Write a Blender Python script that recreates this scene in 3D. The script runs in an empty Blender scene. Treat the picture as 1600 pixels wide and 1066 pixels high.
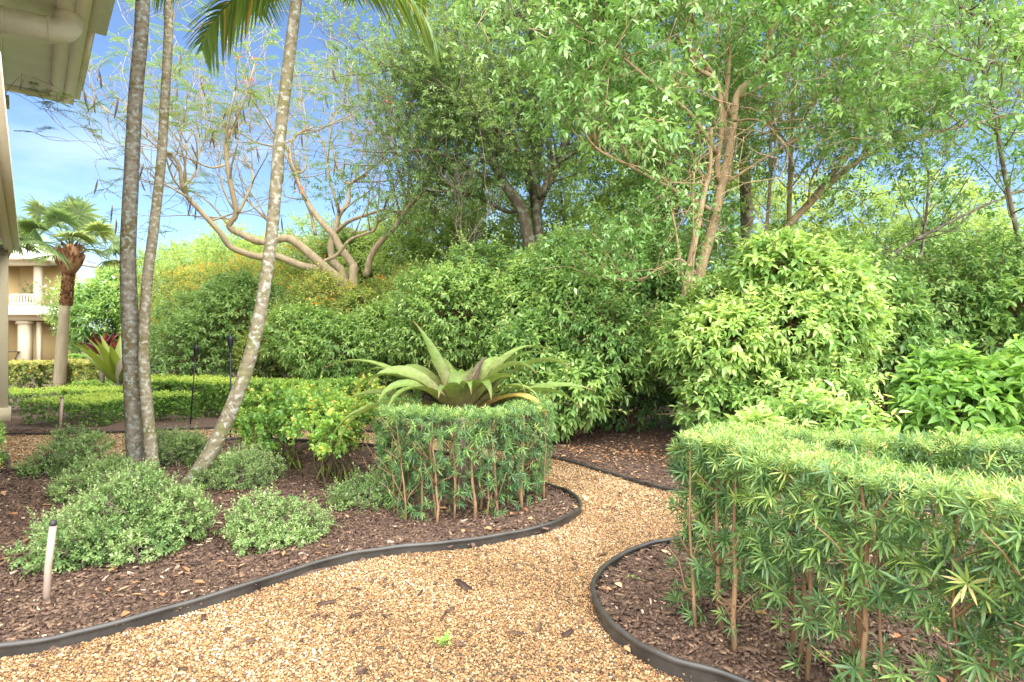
import bpy, bmesh, math
import numpy as np
from mathutils import Vector
R = math.radians
C = bpy.context.scene
col = C.collection
rng = np.random.default_rng(11)

# ------------------------------------------------------------------ camera, sky, sun, exposure
F_, H_, HY = 900.0, 1.5, 533.0
cam_d = bpy.data.cameras.new('camera'); cam = bpy.data.objects.new('camera', cam_d); col.objects.link(cam)
cam.location = (0, 0, H_); cam.rotation_euler = (R(90), 0, 0)
cam_d.sensor_width = 36; cam_d.lens = 36 * F_ / 1600; cam_d.clip_end = 3000; cam_d.clip_start = 0.05
C.camera = cam
SUN_EL, SUN_AZ = 54, 158          # azimuth clockwise from +Y
world = bpy.data.worlds.new('World'); C.world = world; world.use_nodes = True
wt = world.node_tree; wn = wt.nodes; wn.clear()
def wnode(t, **k):
    n = wn.new(t)
    for a, b in k.items(): setattr(n, a, b)
    return n
sky = wnode('ShaderNodeTexSky', sky_type='NISHITA', sun_disc=False, sun_elevation=R(SUN_EL), sun_rotation=R(SUN_AZ),
            air_density=0.85, dust_density=0.3, ozone_density=4.0)
bg = wnode('ShaderNodeBackground'); out = wnode('ShaderNodeOutputWorld')
tc = wnode('ShaderNodeTexCoord'); mp = wnode('ShaderNodeMapping')
mp.inputs['Scale'].default_value = (1.0, 1.0, 3.2)
nz = wnode('ShaderNodeTexNoise'); nz.inputs['Scale'].default_value = 2.6; nz.inputs['Detail'].default_value = 7; nz.inputs['Roughness'].default_value = .58
rp = wnode('ShaderNodeValToRGB'); rp.color_ramp.elements[0].position = .54; rp.color_ramp.elements[1].position = .95
mx = wnode('ShaderNodeMix', data_type='RGBA'); mx.inputs[7].default_value = (4.6, 5.4, 6.4, 1)
L = wt.links.new
L(tc.outputs['Generated'], mp.inputs['Vector']); L(mp.outputs['Vector'], nz.inputs['Vector']); L(nz.outputs['Fac'], rp.inputs['Fac'])
L(rp.outputs['Color'], mx.inputs[0]); L(sky.outputs['Color'], mx.inputs[6]); L(mx.outputs[2], bg.inputs['Color'])
L(bg.outputs['Background'], out.inputs['Surface']); bg.inputs['Strength'].default_value = 0.068
sl = bpy.data.lights.new('sun', 'SUN'); sl.energy = 5.0; sl.angle = R(110); sl.color = (1, .97, .91)
so = bpy.data.objects.new('sun', sl); col.objects.link(so)
sv = Vector((math.cos(R(SUN_EL)) * math.sin(R(SUN_AZ)), math.cos(R(SUN_EL)) * math.cos(R(SUN_AZ)), math.sin(R(SUN_EL))))
so.rotation_euler = sv.to_track_quat('Z', 'Y').to_euler()
C.view_settings.view_transform = 'Standard'; C.view_settings.look = 'None'
C.view_settings.exposure = 2.03; C.view_settings.gamma = 1
C.cycles.max_bounces = 6; C.cycles.diffuse_bounces = 4; C.cycles.transmission_bounces = 4; C.cycles.glossy_bounces = 2
C.render.engine = 'CYCLES'

# ------------------------------------------------------------------ helpers
def W(px, py, d): return np.array([(px - 800) / F_ * d, d, H_ + (HY - py) / F_ * d])
def G(px, py):
    d = F_ * H_ / (py - HY); return np.array([(px - 800) / F_ * d, d])
def unit(v): return v / np.maximum(np.linalg.norm(v, axis=-1, keepdims=True), 1e-9)
def rdir(n): return unit(rng.normal(size=(n, 3)))
def catmull(pts, n=8):
    p = np.asarray(pts, float); p = np.vstack([2 * p[0] - p[1], p, 2 * p[-1] - p[-2]]); o = []
    for i in range(1, len(p) - 2):
        a, b, c, d = p[i - 1], p[i], p[i + 1], p[i + 2]
        for t in np.linspace(0, 1, n, endpoint=False):
            o.append(.5 * (2 * b + (c - a) * t + (2 * a - 5 * b + 4 * c - d) * t * t + (3 * b - a - 3 * c + d) * t ** 3))
    o.append(p[-2]); return np.array(o)
def inpoly(x, y, poly):
    ins = np.zeros(x.shape, bool); n = len(poly)
    for i in range(n):
        x0, y0 = poly[i]; x1, y1 = poly[(i + 1) % n]
        if y0 == y1: continue
        c = ((y0 > y) != (y1 > y)) & (x < (x1 - x0) * (y - y0) / (y1 - y0) + x0); ins ^= c
    return ins

class MB:
    """collects vertices and faces, then links them as one mesh object"""
    def __init__(s): s.v = []; s.q = []; s.t = []; s.r = []; s.u = []; s.n = 0
    def add(s, V, q=None, t=None, rnd=None, u=None):
        V = np.asarray(V, float).reshape(-1, 3); m = len(V)
        if q is not None and len(q): s.q.append(np.asarray(q, np.int64).reshape(-1, 4) + s.n)
        if t is not None and len(t): s.t.append(np.asarray(t, np.int64).reshape(-1, 3) + s.n)
        s.v.append(V)
        s.r.append(np.full(m, .5) if rnd is None else np.broadcast_to(rnd, (m,)))
        s.u.append(np.zeros(m) if u is None else np.broadcast_to(u, (m,)))
        s.n += m
    def tube(s, pts, rad, k=6, rnd=.5):
        p = np.asarray(pts, float); m = len(p); rad = np.broadcast_to(np.asarray(rad, float), (m,))
        t = unit(np.gradient(p, axis=0)); ref = np.array([1., .13, .07]) if abs(t[0][0]) < .8 else np.array([0.1, 1., 0.])
        a = unit(np.cross(t, ref)); b = np.cross(t, a); th = np.arange(k) * 2 * math.pi / k
        V = p[:, None] + rad[:, None, None] * (a[:, None] * np.cos(th)[None, :, None] + b[:, None] * np.sin(th)[None, :, None])
        i = np.arange(m - 1)[:, None] * k; j = np.arange(k)[None]; j2 = (j + 1) % k
        q = np.stack([i + j, i + j2, i + k + j2, i + k + j], -1).reshape(-1, 4)
        V = np.vstack([V.reshape(-1, 3), p[:1], p[-1:]]); c0 = m * k; jj = np.arange(k); j3 = (jj + 1) % k
        tr = np.vstack([np.stack([np.full(k, c0), j3, jj], -1), np.stack([np.full(k, c0 + 1), (m - 1) * k + jj, (m - 1) * k + j3], -1)])
        s.add(V, q, tr, rnd, np.append(np.repeat(np.linspace(0, 1, m), k), [0, 1]))
    def tubes(s, PT, RD, k=4, rnd=.5):                       # many tubes of the same number of points
        PT = np.asarray(PT, float); n, m, _ = PT.shape; RD = np.broadcast_to(np.asarray(RD, float), (n, m))
        t = unit(np.gradient(PT, axis=1)); ref = np.where(np.abs(t[:, :1, 0:1]) < .8, np.array([1., .1, .05]), np.array([.1, 1., 0.]))
        a = unit(np.cross(t, np.broadcast_to(ref, t.shape))); b = np.cross(t, a); th = np.arange(k) * 2 * math.pi / k
        V = PT[:, :, None] + RD[:, :, None, None] * (a[:, :, None] * np.cos(th)[None, None, :, None] + b[:, :, None] * np.sin(th)[None, None, :, None])
        i = (np.arange(n)[:, None, None] * m + np.arange(m - 1)[None, :, None]) * k; j = np.arange(k)[None, None]; j2 = (j + 1) % k
        q = np.stack([i + j, i + j2, i + k + j2, i + k + j], -1).reshape(-1, 4)
        s.add(V.reshape(-1, 3), q, None, np.repeat(np.broadcast_to(rnd, (n,)), m * k))
    def leaves(s, P, D, N, Ln, Wd, rnd, fold=.25, droop=.12, simple=False):
        n = len(P)
        if not n: return
        Ln = np.broadcast_to(Ln, (n,))[:, None]; Wd = np.broadcast_to(Wd, (n,))[:, None]
        S = unit(np.cross(D, N)); N = unit(np.cross(S, D)); z = np.array([0, 0, 1.])
        tip = P + D * Ln - z * Ln * droop
        if simple:
            m = P + D * Ln * .48 + N * Wd * fold
            V = np.stack([P, m + S * Wd * .5, tip, m - S * Wd * .5], 1); q = np.arange(n)[:, None] * 4 + np.array([0, 1, 2, 3]); k = 4; u = [0, .5, 1, .5]
        else:
            m1 = P + D * Ln * .3 + N * Wd * fold; m2 = P + D * Ln * .68 + N * Wd * fold * .9 - z * Ln * droop * .35
            V = np.stack([P, m1 + S * Wd * .47, m2 + S * Wd * .36, tip, m2 - S * Wd * .36, m1 - S * Wd * .47], 1)
            q = (np.arange(n)[:, None, None] * 6 + np.array([[0, 1, 2, 3], [0, 3, 4, 5]])).reshape(-1, 4); k = 6; u = [0, .3, .7, 1, .7, .3]
        s.add(V.reshape(-1, 3), q, None, np.repeat(np.broadcast_to(rnd, (n,)), k), np.tile(u, n))
    def box(s, c, hx, hy, hz, ax=(1, 0, 0), ay=(0, 1, 0), rnd=.5):
        c = np.asarray(c, float); ax = np.asarray(ax, float) * hx; ay = np.asarray(ay, float) * hy; az = np.array([0, 0, hz])
        V = [c + i * ax + j * ay + k * az for k in (-1, 1) for j in (-1, 1) for i in (-1, 1)]
        s.add(V, [[0, 2, 3, 1], [4, 5, 7, 6], [0, 1, 5, 4], [2, 6, 7, 3], [0, 4, 6, 2], [1, 3, 7, 5]], None, rnd)
    def strips(s, P, Wv, rnd=.5, chan=0.0, Nv=None):          # ribbons: P (n,m,3) midlines, Wv (n,m,3) half-width vectors, channelled
        n, m, _ = P.shape; Nv = np.zeros_like(P) if Nv is None else Nv
        V = np.stack([P - Wv + Nv * chan, P - Wv * .5 + Nv * chan * .3, P, P + Wv * .5 + Nv * chan * .3, P + Wv + Nv * chan], 2)
        i = (np.arange(n)[:, None, None] * m + np.arange(m - 1)[None, :, None]) * 5; j = np.arange(4)[None, None]
        q = np.stack([i + j, i + j + 1, i + 6 + j, i + 5 + j], -1).reshape(-1, 4)
        u = np.tile(np.repeat(np.linspace(0, 1, m), 5), n)
        s.add(V.reshape(-1, 3), q, None, np.repeat(np.broadcast_to(rnd, (n,)), m * 5), u)
    def build(s, name, mat, parent=None, smooth=False):
        me = bpy.data.meshes.new(name); V = np.vstack(s.v).astype(np.float32)
        q = np.vstack(s.q) if s.q else np.zeros((0, 4), np.int64); t = np.vstack(s.t) if s.t else np.zeros((0, 3), np.int64)
        lp = np.concatenate([q.ravel(), t.ravel()]).astype(np.int32)
        st = np.concatenate([np.arange(len(q)) * 4, len(q) * 4 + np.arange(len(t)) * 3]).astype(np.int32)
        me.vertices.add(len(V)); me.vertices.foreach_set('co', V.ravel())
        me.loops.add(len(lp)); me.loops.foreach_set('vertex_index', lp)
        me.polygons.add(len(st)); me.polygons.foreach_set('loop_start', st)
        me.polygons.foreach_set('loop_total', np.concatenate([np.full(len(q), 4), np.full(len(t), 3)]).astype(np.int32))
        if smooth: me.polygons.foreach_set('use_smooth', np.ones(len(st), bool))
        for nm, arr in (('rnd', s.r), ('along', s.u)):
            a = me.attributes.new(nm, 'FLOAT', 'POINT'); a.data.foreach_set('value', np.concatenate(arr).astype(np.float32))
        me.update(); me.validate(); me.materials.append(mat)
        o = bpy.data.objects.new(name, me); col.objects.link(o)
        if parent is not None:
            o.parent = parent; o.matrix_parent_inverse = parent.matrix_basis.inverted()
        return o
def thing(name, label, cat, loc=(0, 0, 0), group=None):
    o = bpy.data.objects.new(name, None); col.objects.link(o); o.location = Vector([float(a) for a in loc])
    o.empty_display_size = .1; o['label'] = label; o['category'] = cat
    if group: o['group'] = group
    return o
def tag(o, label=None, cat=None, group=None, kind=None):
    for k, v in (('label', label), ('category', cat), ('group', group), ('kind', kind)):
        if v: o[k] = v
    return o

# ------------------------------------------------------------------ materials
def nodes(name):
    m = bpy.data.materials.new(name); m.use_nodes = True; nt = m.node_tree
    return m, nt, nt.nodes['Principled BSDF'], nt.nodes['Material Output']
def ramp(nt, stops):
    n = nt.nodes.new('ShaderNodeValToRGB'); e = n.color_ramp.elements
    while len(e) < len(stops): e.new(.5)
    for i, (p, c) in enumerate(stops): e[i].position = p; e[i].color = (*c, 1)
    return n
def noise(nt, scale, detail=4, rough=.55, coord='Object', stretch=None):
    t = nt.nodes.new('ShaderNodeTexCoord'); n = nt.nodes.new('ShaderNodeTexNoise')
    n.inputs['Scale'].default_value = scale; n.inputs['Detail'].default_value = detail; n.inputs['Roughness'].default_value = rough
    if stretch:
        m = nt.nodes.new('ShaderNodeMapping'); m.inputs['Scale'].default_value = stretch
        nt.links.new(t.outputs[coord], m.inputs['Vector']); nt.links.new(m.outputs['Vector'], n.inputs['Vector'])
    else: nt.links.new(t.outputs[coord], n.inputs['Vector'])
    return n
def mixc(nt, fac, a, b, blend='MIX'):
    n = nt.nodes.new('ShaderNodeMix'); n.data_type = 'RGBA'; n.blend_type = blend
    for sock, v in ((0, fac), (6, a), (7, b)):
        if hasattr(v, 'is_linked') or hasattr(v, 'node'): nt.links.new(v, n.inputs[sock])
        elif isinstance(v, tuple): n.inputs[sock].default_value = (*v, 1)
        else: n.inputs[sock].default_value = v
    return n.outputs[2]
def bump(nt, b, h, strength=.4, dist=.01):
    n = nt.nodes.new('ShaderNodeBump'); n.inputs['Strength'].default_value = strength; n.inputs['Distance'].default_value = dist
    nt.links.new(h, n.inputs['Height']); nt.links.new(n.outputs['Normal'], b.inputs['Normal'])
def attr(nt, nm):
    n = nt.nodes.new('ShaderNodeAttribute'); n.attribute_name = nm; return n.outputs['Fac']
def leafmat(name, stops, transl=.35, rough=.45, spec=.4, base=None, basepos=.35, tint=1.25, gain=1.75, mottle=False):
    stops = [(p, tuple(min(.85, v * gain * k + o) for v, k, o in zip(c, (1.12, .93, 1.25), (0, 0, .003)))) for p, c in stops]; transl = min(.5, transl + .1)
    m, nt, b, o = nodes(name); l = nt.links.new
    r = ramp(nt, stops); l(attr(nt, 'rnd'), r.inputs['Fac']); c = r.outputs['Color']
    if base:                                                   # pigment at the leaf base (bromeliads)
        rr = ramp(nt, [(0, (1, 1, 1)), (basepos, (0, 0, 0))]); l(attr(nt, 'along'), rr.inputs['Fac']); c = mixc(nt, rr.outputs['Color'], c, base)
    if mottle:                                                 # blotches, fine streaks and dry tips
        n1 = noise(nt, 22, 6, .7); r1 = ramp(nt, [(.32, (.62, .62, .60)), (.68, (1.15, 1.15, 1.1))]); l(n1.outputs['Fac'], r1.inputs['Fac']); c = mixc(nt, 1.0, c, r1.outputs['Color'], 'MULTIPLY')
        r2 = ramp(nt, [(.90, (0, 0, 0)), (1, (1, 1, 1))]); l(attr(nt, 'along'), r2.inputs['Fac']); c = mixc(nt, r2.outputs['Color'], c, (.22, .13, .06)); bump(nt, b, n1.outputs['Fac'], .35, .006)
    l(c, b.inputs['Base Color']); b.inputs['Roughness'].default_value = rough; b.inputs['Specular IOR Level'].default_value = spec
    t = nt.nodes.new('ShaderNodeBsdfTranslucent'); l(mixc(nt, 1.0, c, (1.12 * tint, 1.08 * tint, .85), 'MULTIPLY'), t.inputs['Color'])
    ms = nt.nodes.new('ShaderNodeMixShader'); ms.inputs[0].default_value = transl
    l(b.outputs[0], ms.inputs[1]); l(t.outputs[0], ms.inputs[2]); l(ms.outputs[0], o.inputs['Surface']); return m
def barkmat(name, a, b_, lichen=None, lscale=9, rings=None, moss=None, stretch=(1, 1, .25), scale=14):
    m, nt, b, o = nodes(name); l = nt.links.new
    n = noise(nt, scale, 6, .65, stretch=stretch); r = ramp(nt, [(.3, a), (.7, b_)]); l(n.outputs['Fac'], r.inputs['Fac']); c = r.outputs['Color']
    if moss:
        n3 = noise(nt, 5, 4); r3 = ramp(nt, [(.5, (0, 0, 0)), (.68, (1, 1, 1))]); l(n3.outputs['Fac'], r3.inputs['Fac']); c = mixc(nt, r3.outputs['Color'], c, moss)
    if lichen:
        n2 = noise(nt, lscale, 5, .6); r2 = ramp(nt, [(.52, (0, 0, 0)), (.6, (1, 1, 1))]); l(n2.outputs['Fac'], r2.inputs['Fac']); c = mixc(nt, r2.outputs['Color'], c, lichen)
    h = n.outputs['Fac']
    if rings:
        t = nt.nodes.new('ShaderNodeTexCoord'); w = nt.nodes.new('ShaderNodeTexWave'); w.bands_direction = 'Z'
        w.inputs['Scale'].default_value = rings; w.inputs['Distortion'].default_value = 4.5; w.inputs['Detail'].default_value = 3; w.inputs['Detail Scale'].default_value = 2.5
        l(t.outputs['Object'], w.inputs['Vector']); rw = ramp(nt, [(.0, (.45, .45, .45)), (.25, (1, 1, 1))]); l(w.outputs['Fac'], rw.inputs['Fac'])
        c = mixc(nt, .08, c, rw.outputs['Color'], 'MULTIPLY'); ad = nt.nodes.new('ShaderNodeMath'); l(w.outputs['Fac'], ad.inputs[0]); l(h, ad.inputs[1]); h = ad.outputs[0]
    l(c, b.inputs['Base Color']); b.inputs['Roughness'].default_value = .85; b.inputs['Specular IOR Level'].default_value = .2
    bump(nt, b, h, .3 if rings else .7, .010); return m
def plain(name, c, rough=.5, var=.15, spec=.4, scale=6, bm=0):
    m, nt, b, o = nodes(name); n = noise(nt, scale, 5); r = ramp(nt, [(.25, tuple(x * (1 - var) for x in c)), (.75, tuple(min(1, x * (1 + var)) for x in c))])
    nt.links.new(n.outputs['Fac'], r.inputs['Fac']); nt.links.new(r.outputs['Color'], b.inputs['Base Color'])
    b.inputs['Roughness'].default_value = rough; b.inputs['Specular IOR Level'].default_value = spec
    if bm: bump(nt, b, n.outputs['Fac'], bm, .004)
    return m
def attrmat(name, stops, rough=.7, spec=.3, nscale=120, namp=.35):
    m, nt, b, o = nodes(name); r = ramp(nt, stops); nt.links.new(attr(nt, 'rnd'), r.inputs['Fac'])
    n = noise(nt, nscale, 3); g = ramp(nt, [(.3, (1 - namp,) * 3), (.7, (1, 1, 1))]); nt.links.new(n.outputs['Fac'], g.inputs['Fac'])
    nt.links.new(mixc(nt, 1.0, r.outputs['Color'], g.outputs['Color'], 'MULTIPLY'), b.inputs['Base Color'])
    b.inputs['Roughness'].default_value = rough; b.inputs['Specular IOR Level'].default_value = spec; return m

M = {}
M['podo'] = leafmat('yew_pine_leaf', [(0, (.030, .080, .026)), (.4, (.075, .165, .040)), (.64, (.125, .24, .048)), (.82, (.20, .32, .06)), (1, (.31, .32, .10))], .25, .38, .5, gain=1.55)
M['shrub'] = leafmat('broad_shrub_leaf', [(0, (.04, .105, .022)), (.5, (.115, .235, .048)), (.85, (.20, .33, .075)), (1, (.28, .40, .11))], .32, .36, .5)
M['shrub_dark'] = leafmat('dark_shrub_leaf', [(0, (.036, .095, .022)), (.5, (.10, .205, .045)), (1, (.20, .32, .08))], .32, .38, .45)
M['shrub_bright'] = leafmat('bright_shrub_leaf', [(0, (.08, .20, .03)), (.5, (.17, .36, .06)), (1, (.26, .44, .09))], .35, .4, .4, gain=1.35)
M['olive'] = leafmat('olive_shrub_leaf', [(0, (.06, .12, .02)), (.5, (.15, .23, .045)), (.85, (.26, .32, .06)), (1, (.34, .33, .08))], .35, .5, .3)
M['silver'] = leafmat('silver_shrub_leaf', [(0, (.04, .105, .025)), (.5, (.09, .17, .038)), (.8, (.13, .22, .058)), (1, (.18, .27, .09))], .25, .5, .35)
M['box'] = leafmat('clipped_hedge_leaf', [(0, (.035, .10, .015)), (.5, (.09, .20, .03)), (.8, (.17, .31, .045)), (1, (.27, .38, .06))], .3, .4, .4)
M['plum'] = leafmat('yellow_shrub_leaf', [(0, (.06, .16, .03)), (.5, (.12, .24, .035)), (.78, (.22, .31, .04)), (.93, (.33, .36, .05)), (1, (.42, .24, .05))], .35, .32, .5)
M['croton'] = leafmat('croton_leaf', [(0, (.07, .14, .03)), (.5, (.15, .23, .05)), (1, (.33, .33, .09))], .3, .4, .4)
M['oak'] = leafmat('small_tree_leaf', [(0, (.030, .075, .02)), (.5, (.075, .15, .036)), (.9, (.14, .22, .06)), (1, (.2, .28, .08))], .32, .4, .4)
M['tree'] = leafmat('compound_tree_leaf', [(0, (.04, .115, .022)), (.5, (.105, .235, .045)), (.85, (.17, .31, .09)), (1, (.25, .38, .15))], .22, .36, .5, gain=1.55)
M['farleaf'] = leafmat('far_tree_leaf', [(0, (.06, .13, .028)), (.5, (.15, .25, .055)), (1, (.26, .37, .08))], .4, .5, .3)
M['fern'] = leafmat('feathery_leaf', [(0, (.055, .11, .02)), (.5, (.09, .17, .03)), (1, (.16, .26, .045))], .3, .5, .3)
M['frond'] = leafmat('palm_frond_leaf', [(0, (.04, .11, .02)), (.5, (.09, .19, .03)), (.9, (.16, .25, .04)), (1, (.42, .33, .06))], .3, .35, .5, gain=1.1)
M['fan'] = leafmat('fan_palm_leaf', [(0, (.05, .10, .03)), (.5, (.10, .18, .05)), (1, (.22, .29, .11))], .3, .4, .4)
M['brom'] = leafmat('bromeliad_leaf', [(0, (.085, .06, .04)), (.14, (.085, .075, .035)), (.24, (.07, .12, .02)), (.5, (.10, .18, .028)), (.8, (.15, .23, .05)), (.93, (.20, .25, .09)), (1, (.36, .28, .03))], .18, .5, .3, base=(.13, .055, .045), basepos=.62, gain=1.3, mottle=True)
M['brom_red'] = leafmat('red_bromeliad_leaf', [(0, (.04, .012, .012)), (.5, (.12, .02, .02)), (1, (.26, .05, .035))], .2, .35, .5, gain=1.2)
M['brom_green'] = leafmat('green_bromeliad_leaf', [(0, (.10, .17, .02)), (.7, (.20, .29, .03)), (1, (.45, .45, .36))], .2, .4, .5, gain=1.1)
M['flower'] = leafmat('orange_flower', [(0, (.55, .16, .02)), (1, (.75, .33, .04))], .3, .5, .3)
M['redflower'] = leafmat('red_flower', [(0, (.6, .05, .02)), (1, (.8, .15, .05))], .3, .5, .3)
M['pink'] = leafmat('pink_flower', [(0, (.7, .3, .3)), (1, (.8, .55, .45))], .3, .5, .3)
M['stem'] = barkmat('brown_stem_bark', (.13, .075, .04), (.27, .17, .09), scale=30)
M['twig'] = barkmat('grey_twig_bark', (.12, .095, .07), (.26, .21, .16), scale=20)
M['oakbark'] = barkmat('oak_bark', (.085, .065, .045), (.21, .165, .115), lichen=(.25, .26, .19), lscale=7)
M['tanbark'] = barkmat('tan_bark', (.25, .165, .09), (.47, .345, .205), scale=16)
M['poinbark'] = barkmat('smooth_tan_bark', (.25, .19, .115), (.44, .35, .22), scale=9)
M['palm_a'] = barkmat('lichen_palm_bark', (.065, .052, .037), (.17, .15, .115), lichen=(.17, .19, .165), lscale=22, rings=4.6, moss=(.075, .06, .02), stretch=(1, 1, 1))
M['palm_b'] = barkmat('pale_palm_bark', (.10, .08, .05), (.215, .185, .125), lichen=(.25, .245, .20), lscale=24, rings=5.2, moss=(.10, .09, .03), stretch=(1, 1, 1))
M['palm_c'] = barkmat('leaning_palm_bark', (.105, .085, .052), (.215, .185, .12), lichen=(.27, .27, .225), lscale=20, rings=4.2, moss=(.12, .115, .04), stretch=(1, 1, 1))
M['sabal'] = barkmat('fan_palm_trunk', (.17, .14, .085), (.26, .22, .14), scale=10, rings=4)
M['boots'] = attrmat('palm_boots', [(0, (.14, .06, .03)), (.6, (.34, .17, .08)), (1, (.48, .30, .15))], .8)
M['mossy'] = barkmat('mossy_branch', (.05, .04, .02), (.10, .08, .04), moss=(.16, .26, .02), scale=18)
M['pod'] = plain('seed_pod', (.09, .05, .035), .6)
M['edging'] = plain('black_plastic_edging', (.034, .031, .027), .42, .65, .45, 5, .25)
M['torch'] = plain('black_torch_metal', (.012, .013, .018), .35)
M['pvc'] = plain('weathered_pipe', (.29, .215, .17), .6, .2)
M['wall'] = plain('cream_stucco', (.48, .41, .28), .8, .05, .2, 30, .1)
M['tanwall'] = plain('tan_stucco', (.40, .29, .13), .85, .05, .2, 30)
M['trim'] = plain('cream_trim', (.78, .72, .58), .55, .05, .3)
M['soffit'] = plain('soffit_panel', (.80, .74, .58), .65, .10, .3, 2)
M['gutter'] = plain('painted_gutter', (.66, .61, .49), .4, .10, .4)
M['roof'] = plain('pale_metal_roof', (.55, .53, .49), .4, .06, .4)
M['iron'] = plain('dark_iron', (.02, .02, .02), .5)
M['pebble'] = attrmat('pebble_stone', [(0, (.04, .03, .02)), (.16, (.115, .066, .032)), (.42, (.235, .122, .045)), (.66, (.31, .175, .068)), (.86, (.41, .28, .142)), (1, (.58, .49, .36))], .55, .4, 160, .25)
M['chip'] = attrmat('bark_chip', [(0, (.040, .021, .014)), (.5, (.106, .063, .041)), (.85, (.195, .122, .076)), (.96, (.33, .20, .13)), (1, (.45, .34, .24))], .75, .3, 90, .4)
M['litter'] = attrmat('dry_leaf', [(0, (.22, .09, .04)), (.6, (.42, .22, .10)), (1, (.50, .36, .22))], .7, .2, 60, .3)
def groundmat():
    m, nt, b, o = nodes('mulch_soil'); n = noise(nt, 26, 8, .7); r = ramp(nt, [(.3, (.035, .019, .013)), (.5, (.10, .059, .039)), (.75, (.18, .112, .072))])
    nt.links.new(n.outputs['Fac'], r.inputs['Fac']); nt.links.new(r.outputs['Color'], b.inputs['Base Color']); b.inputs['Roughness'].default_value = .9
    bump(nt, b, n.outputs['Fac'], .9, .03); return m
def gravelmat():
    m, nt, b, o = nodes('gravel_bed'); t = nt.nodes.new('ShaderNodeTexCoord'); v = nt.nodes.new('ShaderNodeTexVoronoi'); v.inputs['Scale'].default_value = 62
    nt.links.new(t.outputs['Object'], v.inputs['Vector']); s = nt.nodes.new('ShaderNodeSeparateColor'); nt.links.new(v.outputs['Color'], s.inputs[0])
    r = ramp(nt, [(0, (.13, .08, .04)), (.4, (.29, .17, .07)), (.8, (.42, .28, .14)), (1, (.55, .46, .34))]); nt.links.new(s.outputs[0], r.inputs['Fac'])
    nt.links.new(r.outputs['Color'], b.inputs['Base Color']); b.inputs['Roughness'].default_value = .8
    inv = nt.nodes.new('ShaderNodeMath'); inv.operation = 'SUBTRACT'; inv.inputs[0].default_value = 1; nt.links.new(v.outputs['Distance'], inv.inputs[1])
    bump(nt, b, inv.outputs[0], .8, .01); return m
M['ground'] = groundmat(); M['gravel'] = gravelmat()

# ------------------------------------------------------------------ ground, path, edging
left_edge = catmull([(-9.5, 2.0), (-5, 2.15), (-3.4, 2.5), G(0, 1030), G(150, 1000), G(300, 958), G(450, 908), G(540, 882), G(620, 868), G(720, 859), G(800, 845), G(862, 830), G(900, 810), G(906, 796), G(890, 778), G(850, 764), (.05, 6.35), (-.35, 7.0), (-1.3, 7.7), (-2.6, 8.25), (-3.9, 8.55), (-4.35, 8.3), (-4.55, 7.5), (-4.75, 6.95), (-5.55, 6.45), (-7, 6.15), (-10, 6.0)], 8)
far_edge = catmull([(-11, 9.2), (-8, 9.15), (-6.6, 9.3), (-5.3, 9.75), (-4.2, 10.0), (-3, 9.7), (-1, 8.75), G(860, 717), G(950, 742), G(1050, 770), (2.3, 5.35), (3.4, 5.05), (6, 4.8)], 8)
right_edge = catmull([(6, 3.3), (4, 3.7), (2.9, 4.2), (2.0, 4.38), G(1060, 858), G(1000, 872), G(955, 895), G(930, 925), G(928, 948), G(945, 985), G(985, 1022), G(1050, 1058), (.96, 2.42), (1.18, 2.12), (1.32, 1.6), (1.36, .9), (1.36, -3)], 8)
path_poly = np.vstack([left_edge, far_edge, right_edge, [(-9.5, -3)]])
def axis(lo, hi, step, ext): 
    a = np.arange(lo, hi, step); e = np.array(ext); return np.concatenate([(lo - e)[::-1], a, hi + e])
gx = axis(-9, 6, .06, [.5, 2, 6, 20, 60, 200, 900]); gy = axis(1.0, 11, .06, [.5, 2, 6, 20, 60, 200, 900])
X, Y = np.meshgrid(gx, gy); near = (X > -9.2) & (X < 6.2) & (Y > .8) & (Y < 11.2)
inp = inpoly(X, Y, path_poly)
Z = np.where(inp, -.05, .035 + .012 * np.sin(X * 3.1 + np.cos(Y * 2.2) * 2) + .01 * np.sin(Y * 4.3 + X * 1.7)) + np.where(near, rng.normal(0, .004, X.shape), 0)
Z = np.where(~near & ~inp, .03, Z)
ny, nx = X.shape; mb = MB(); idx = np.arange(nx * ny).reshape(ny, nx)
mb.add(np.stack([X, Y, Z], -1), np.stack([idx[:-1, :-1], idx[:-1, 1:], idx[1:, 1:], idx[1:, :-1]], -1).reshape(-1, 4))
tag(mb.build('ground', M['ground'], smooth=True), kind='structure')
bm = bmesh.new(); vs = [bm.verts.new((x, y, 0.0)) for x, y in path_poly]; f = bm.faces.new(vs); bmesh.ops.triangulate(bm, faces=[f])
me = bpy.data.meshes.new('gravel_path'); bm.to_mesh(me); bm.free(); me.materials.append(M['gravel'])
if me.polygons[0].normal.z < 0: me.flip_normals()
o = bpy.data.objects.new('gravel_path', me); col.objects.link(o); tag(o, kind='structure')

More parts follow.
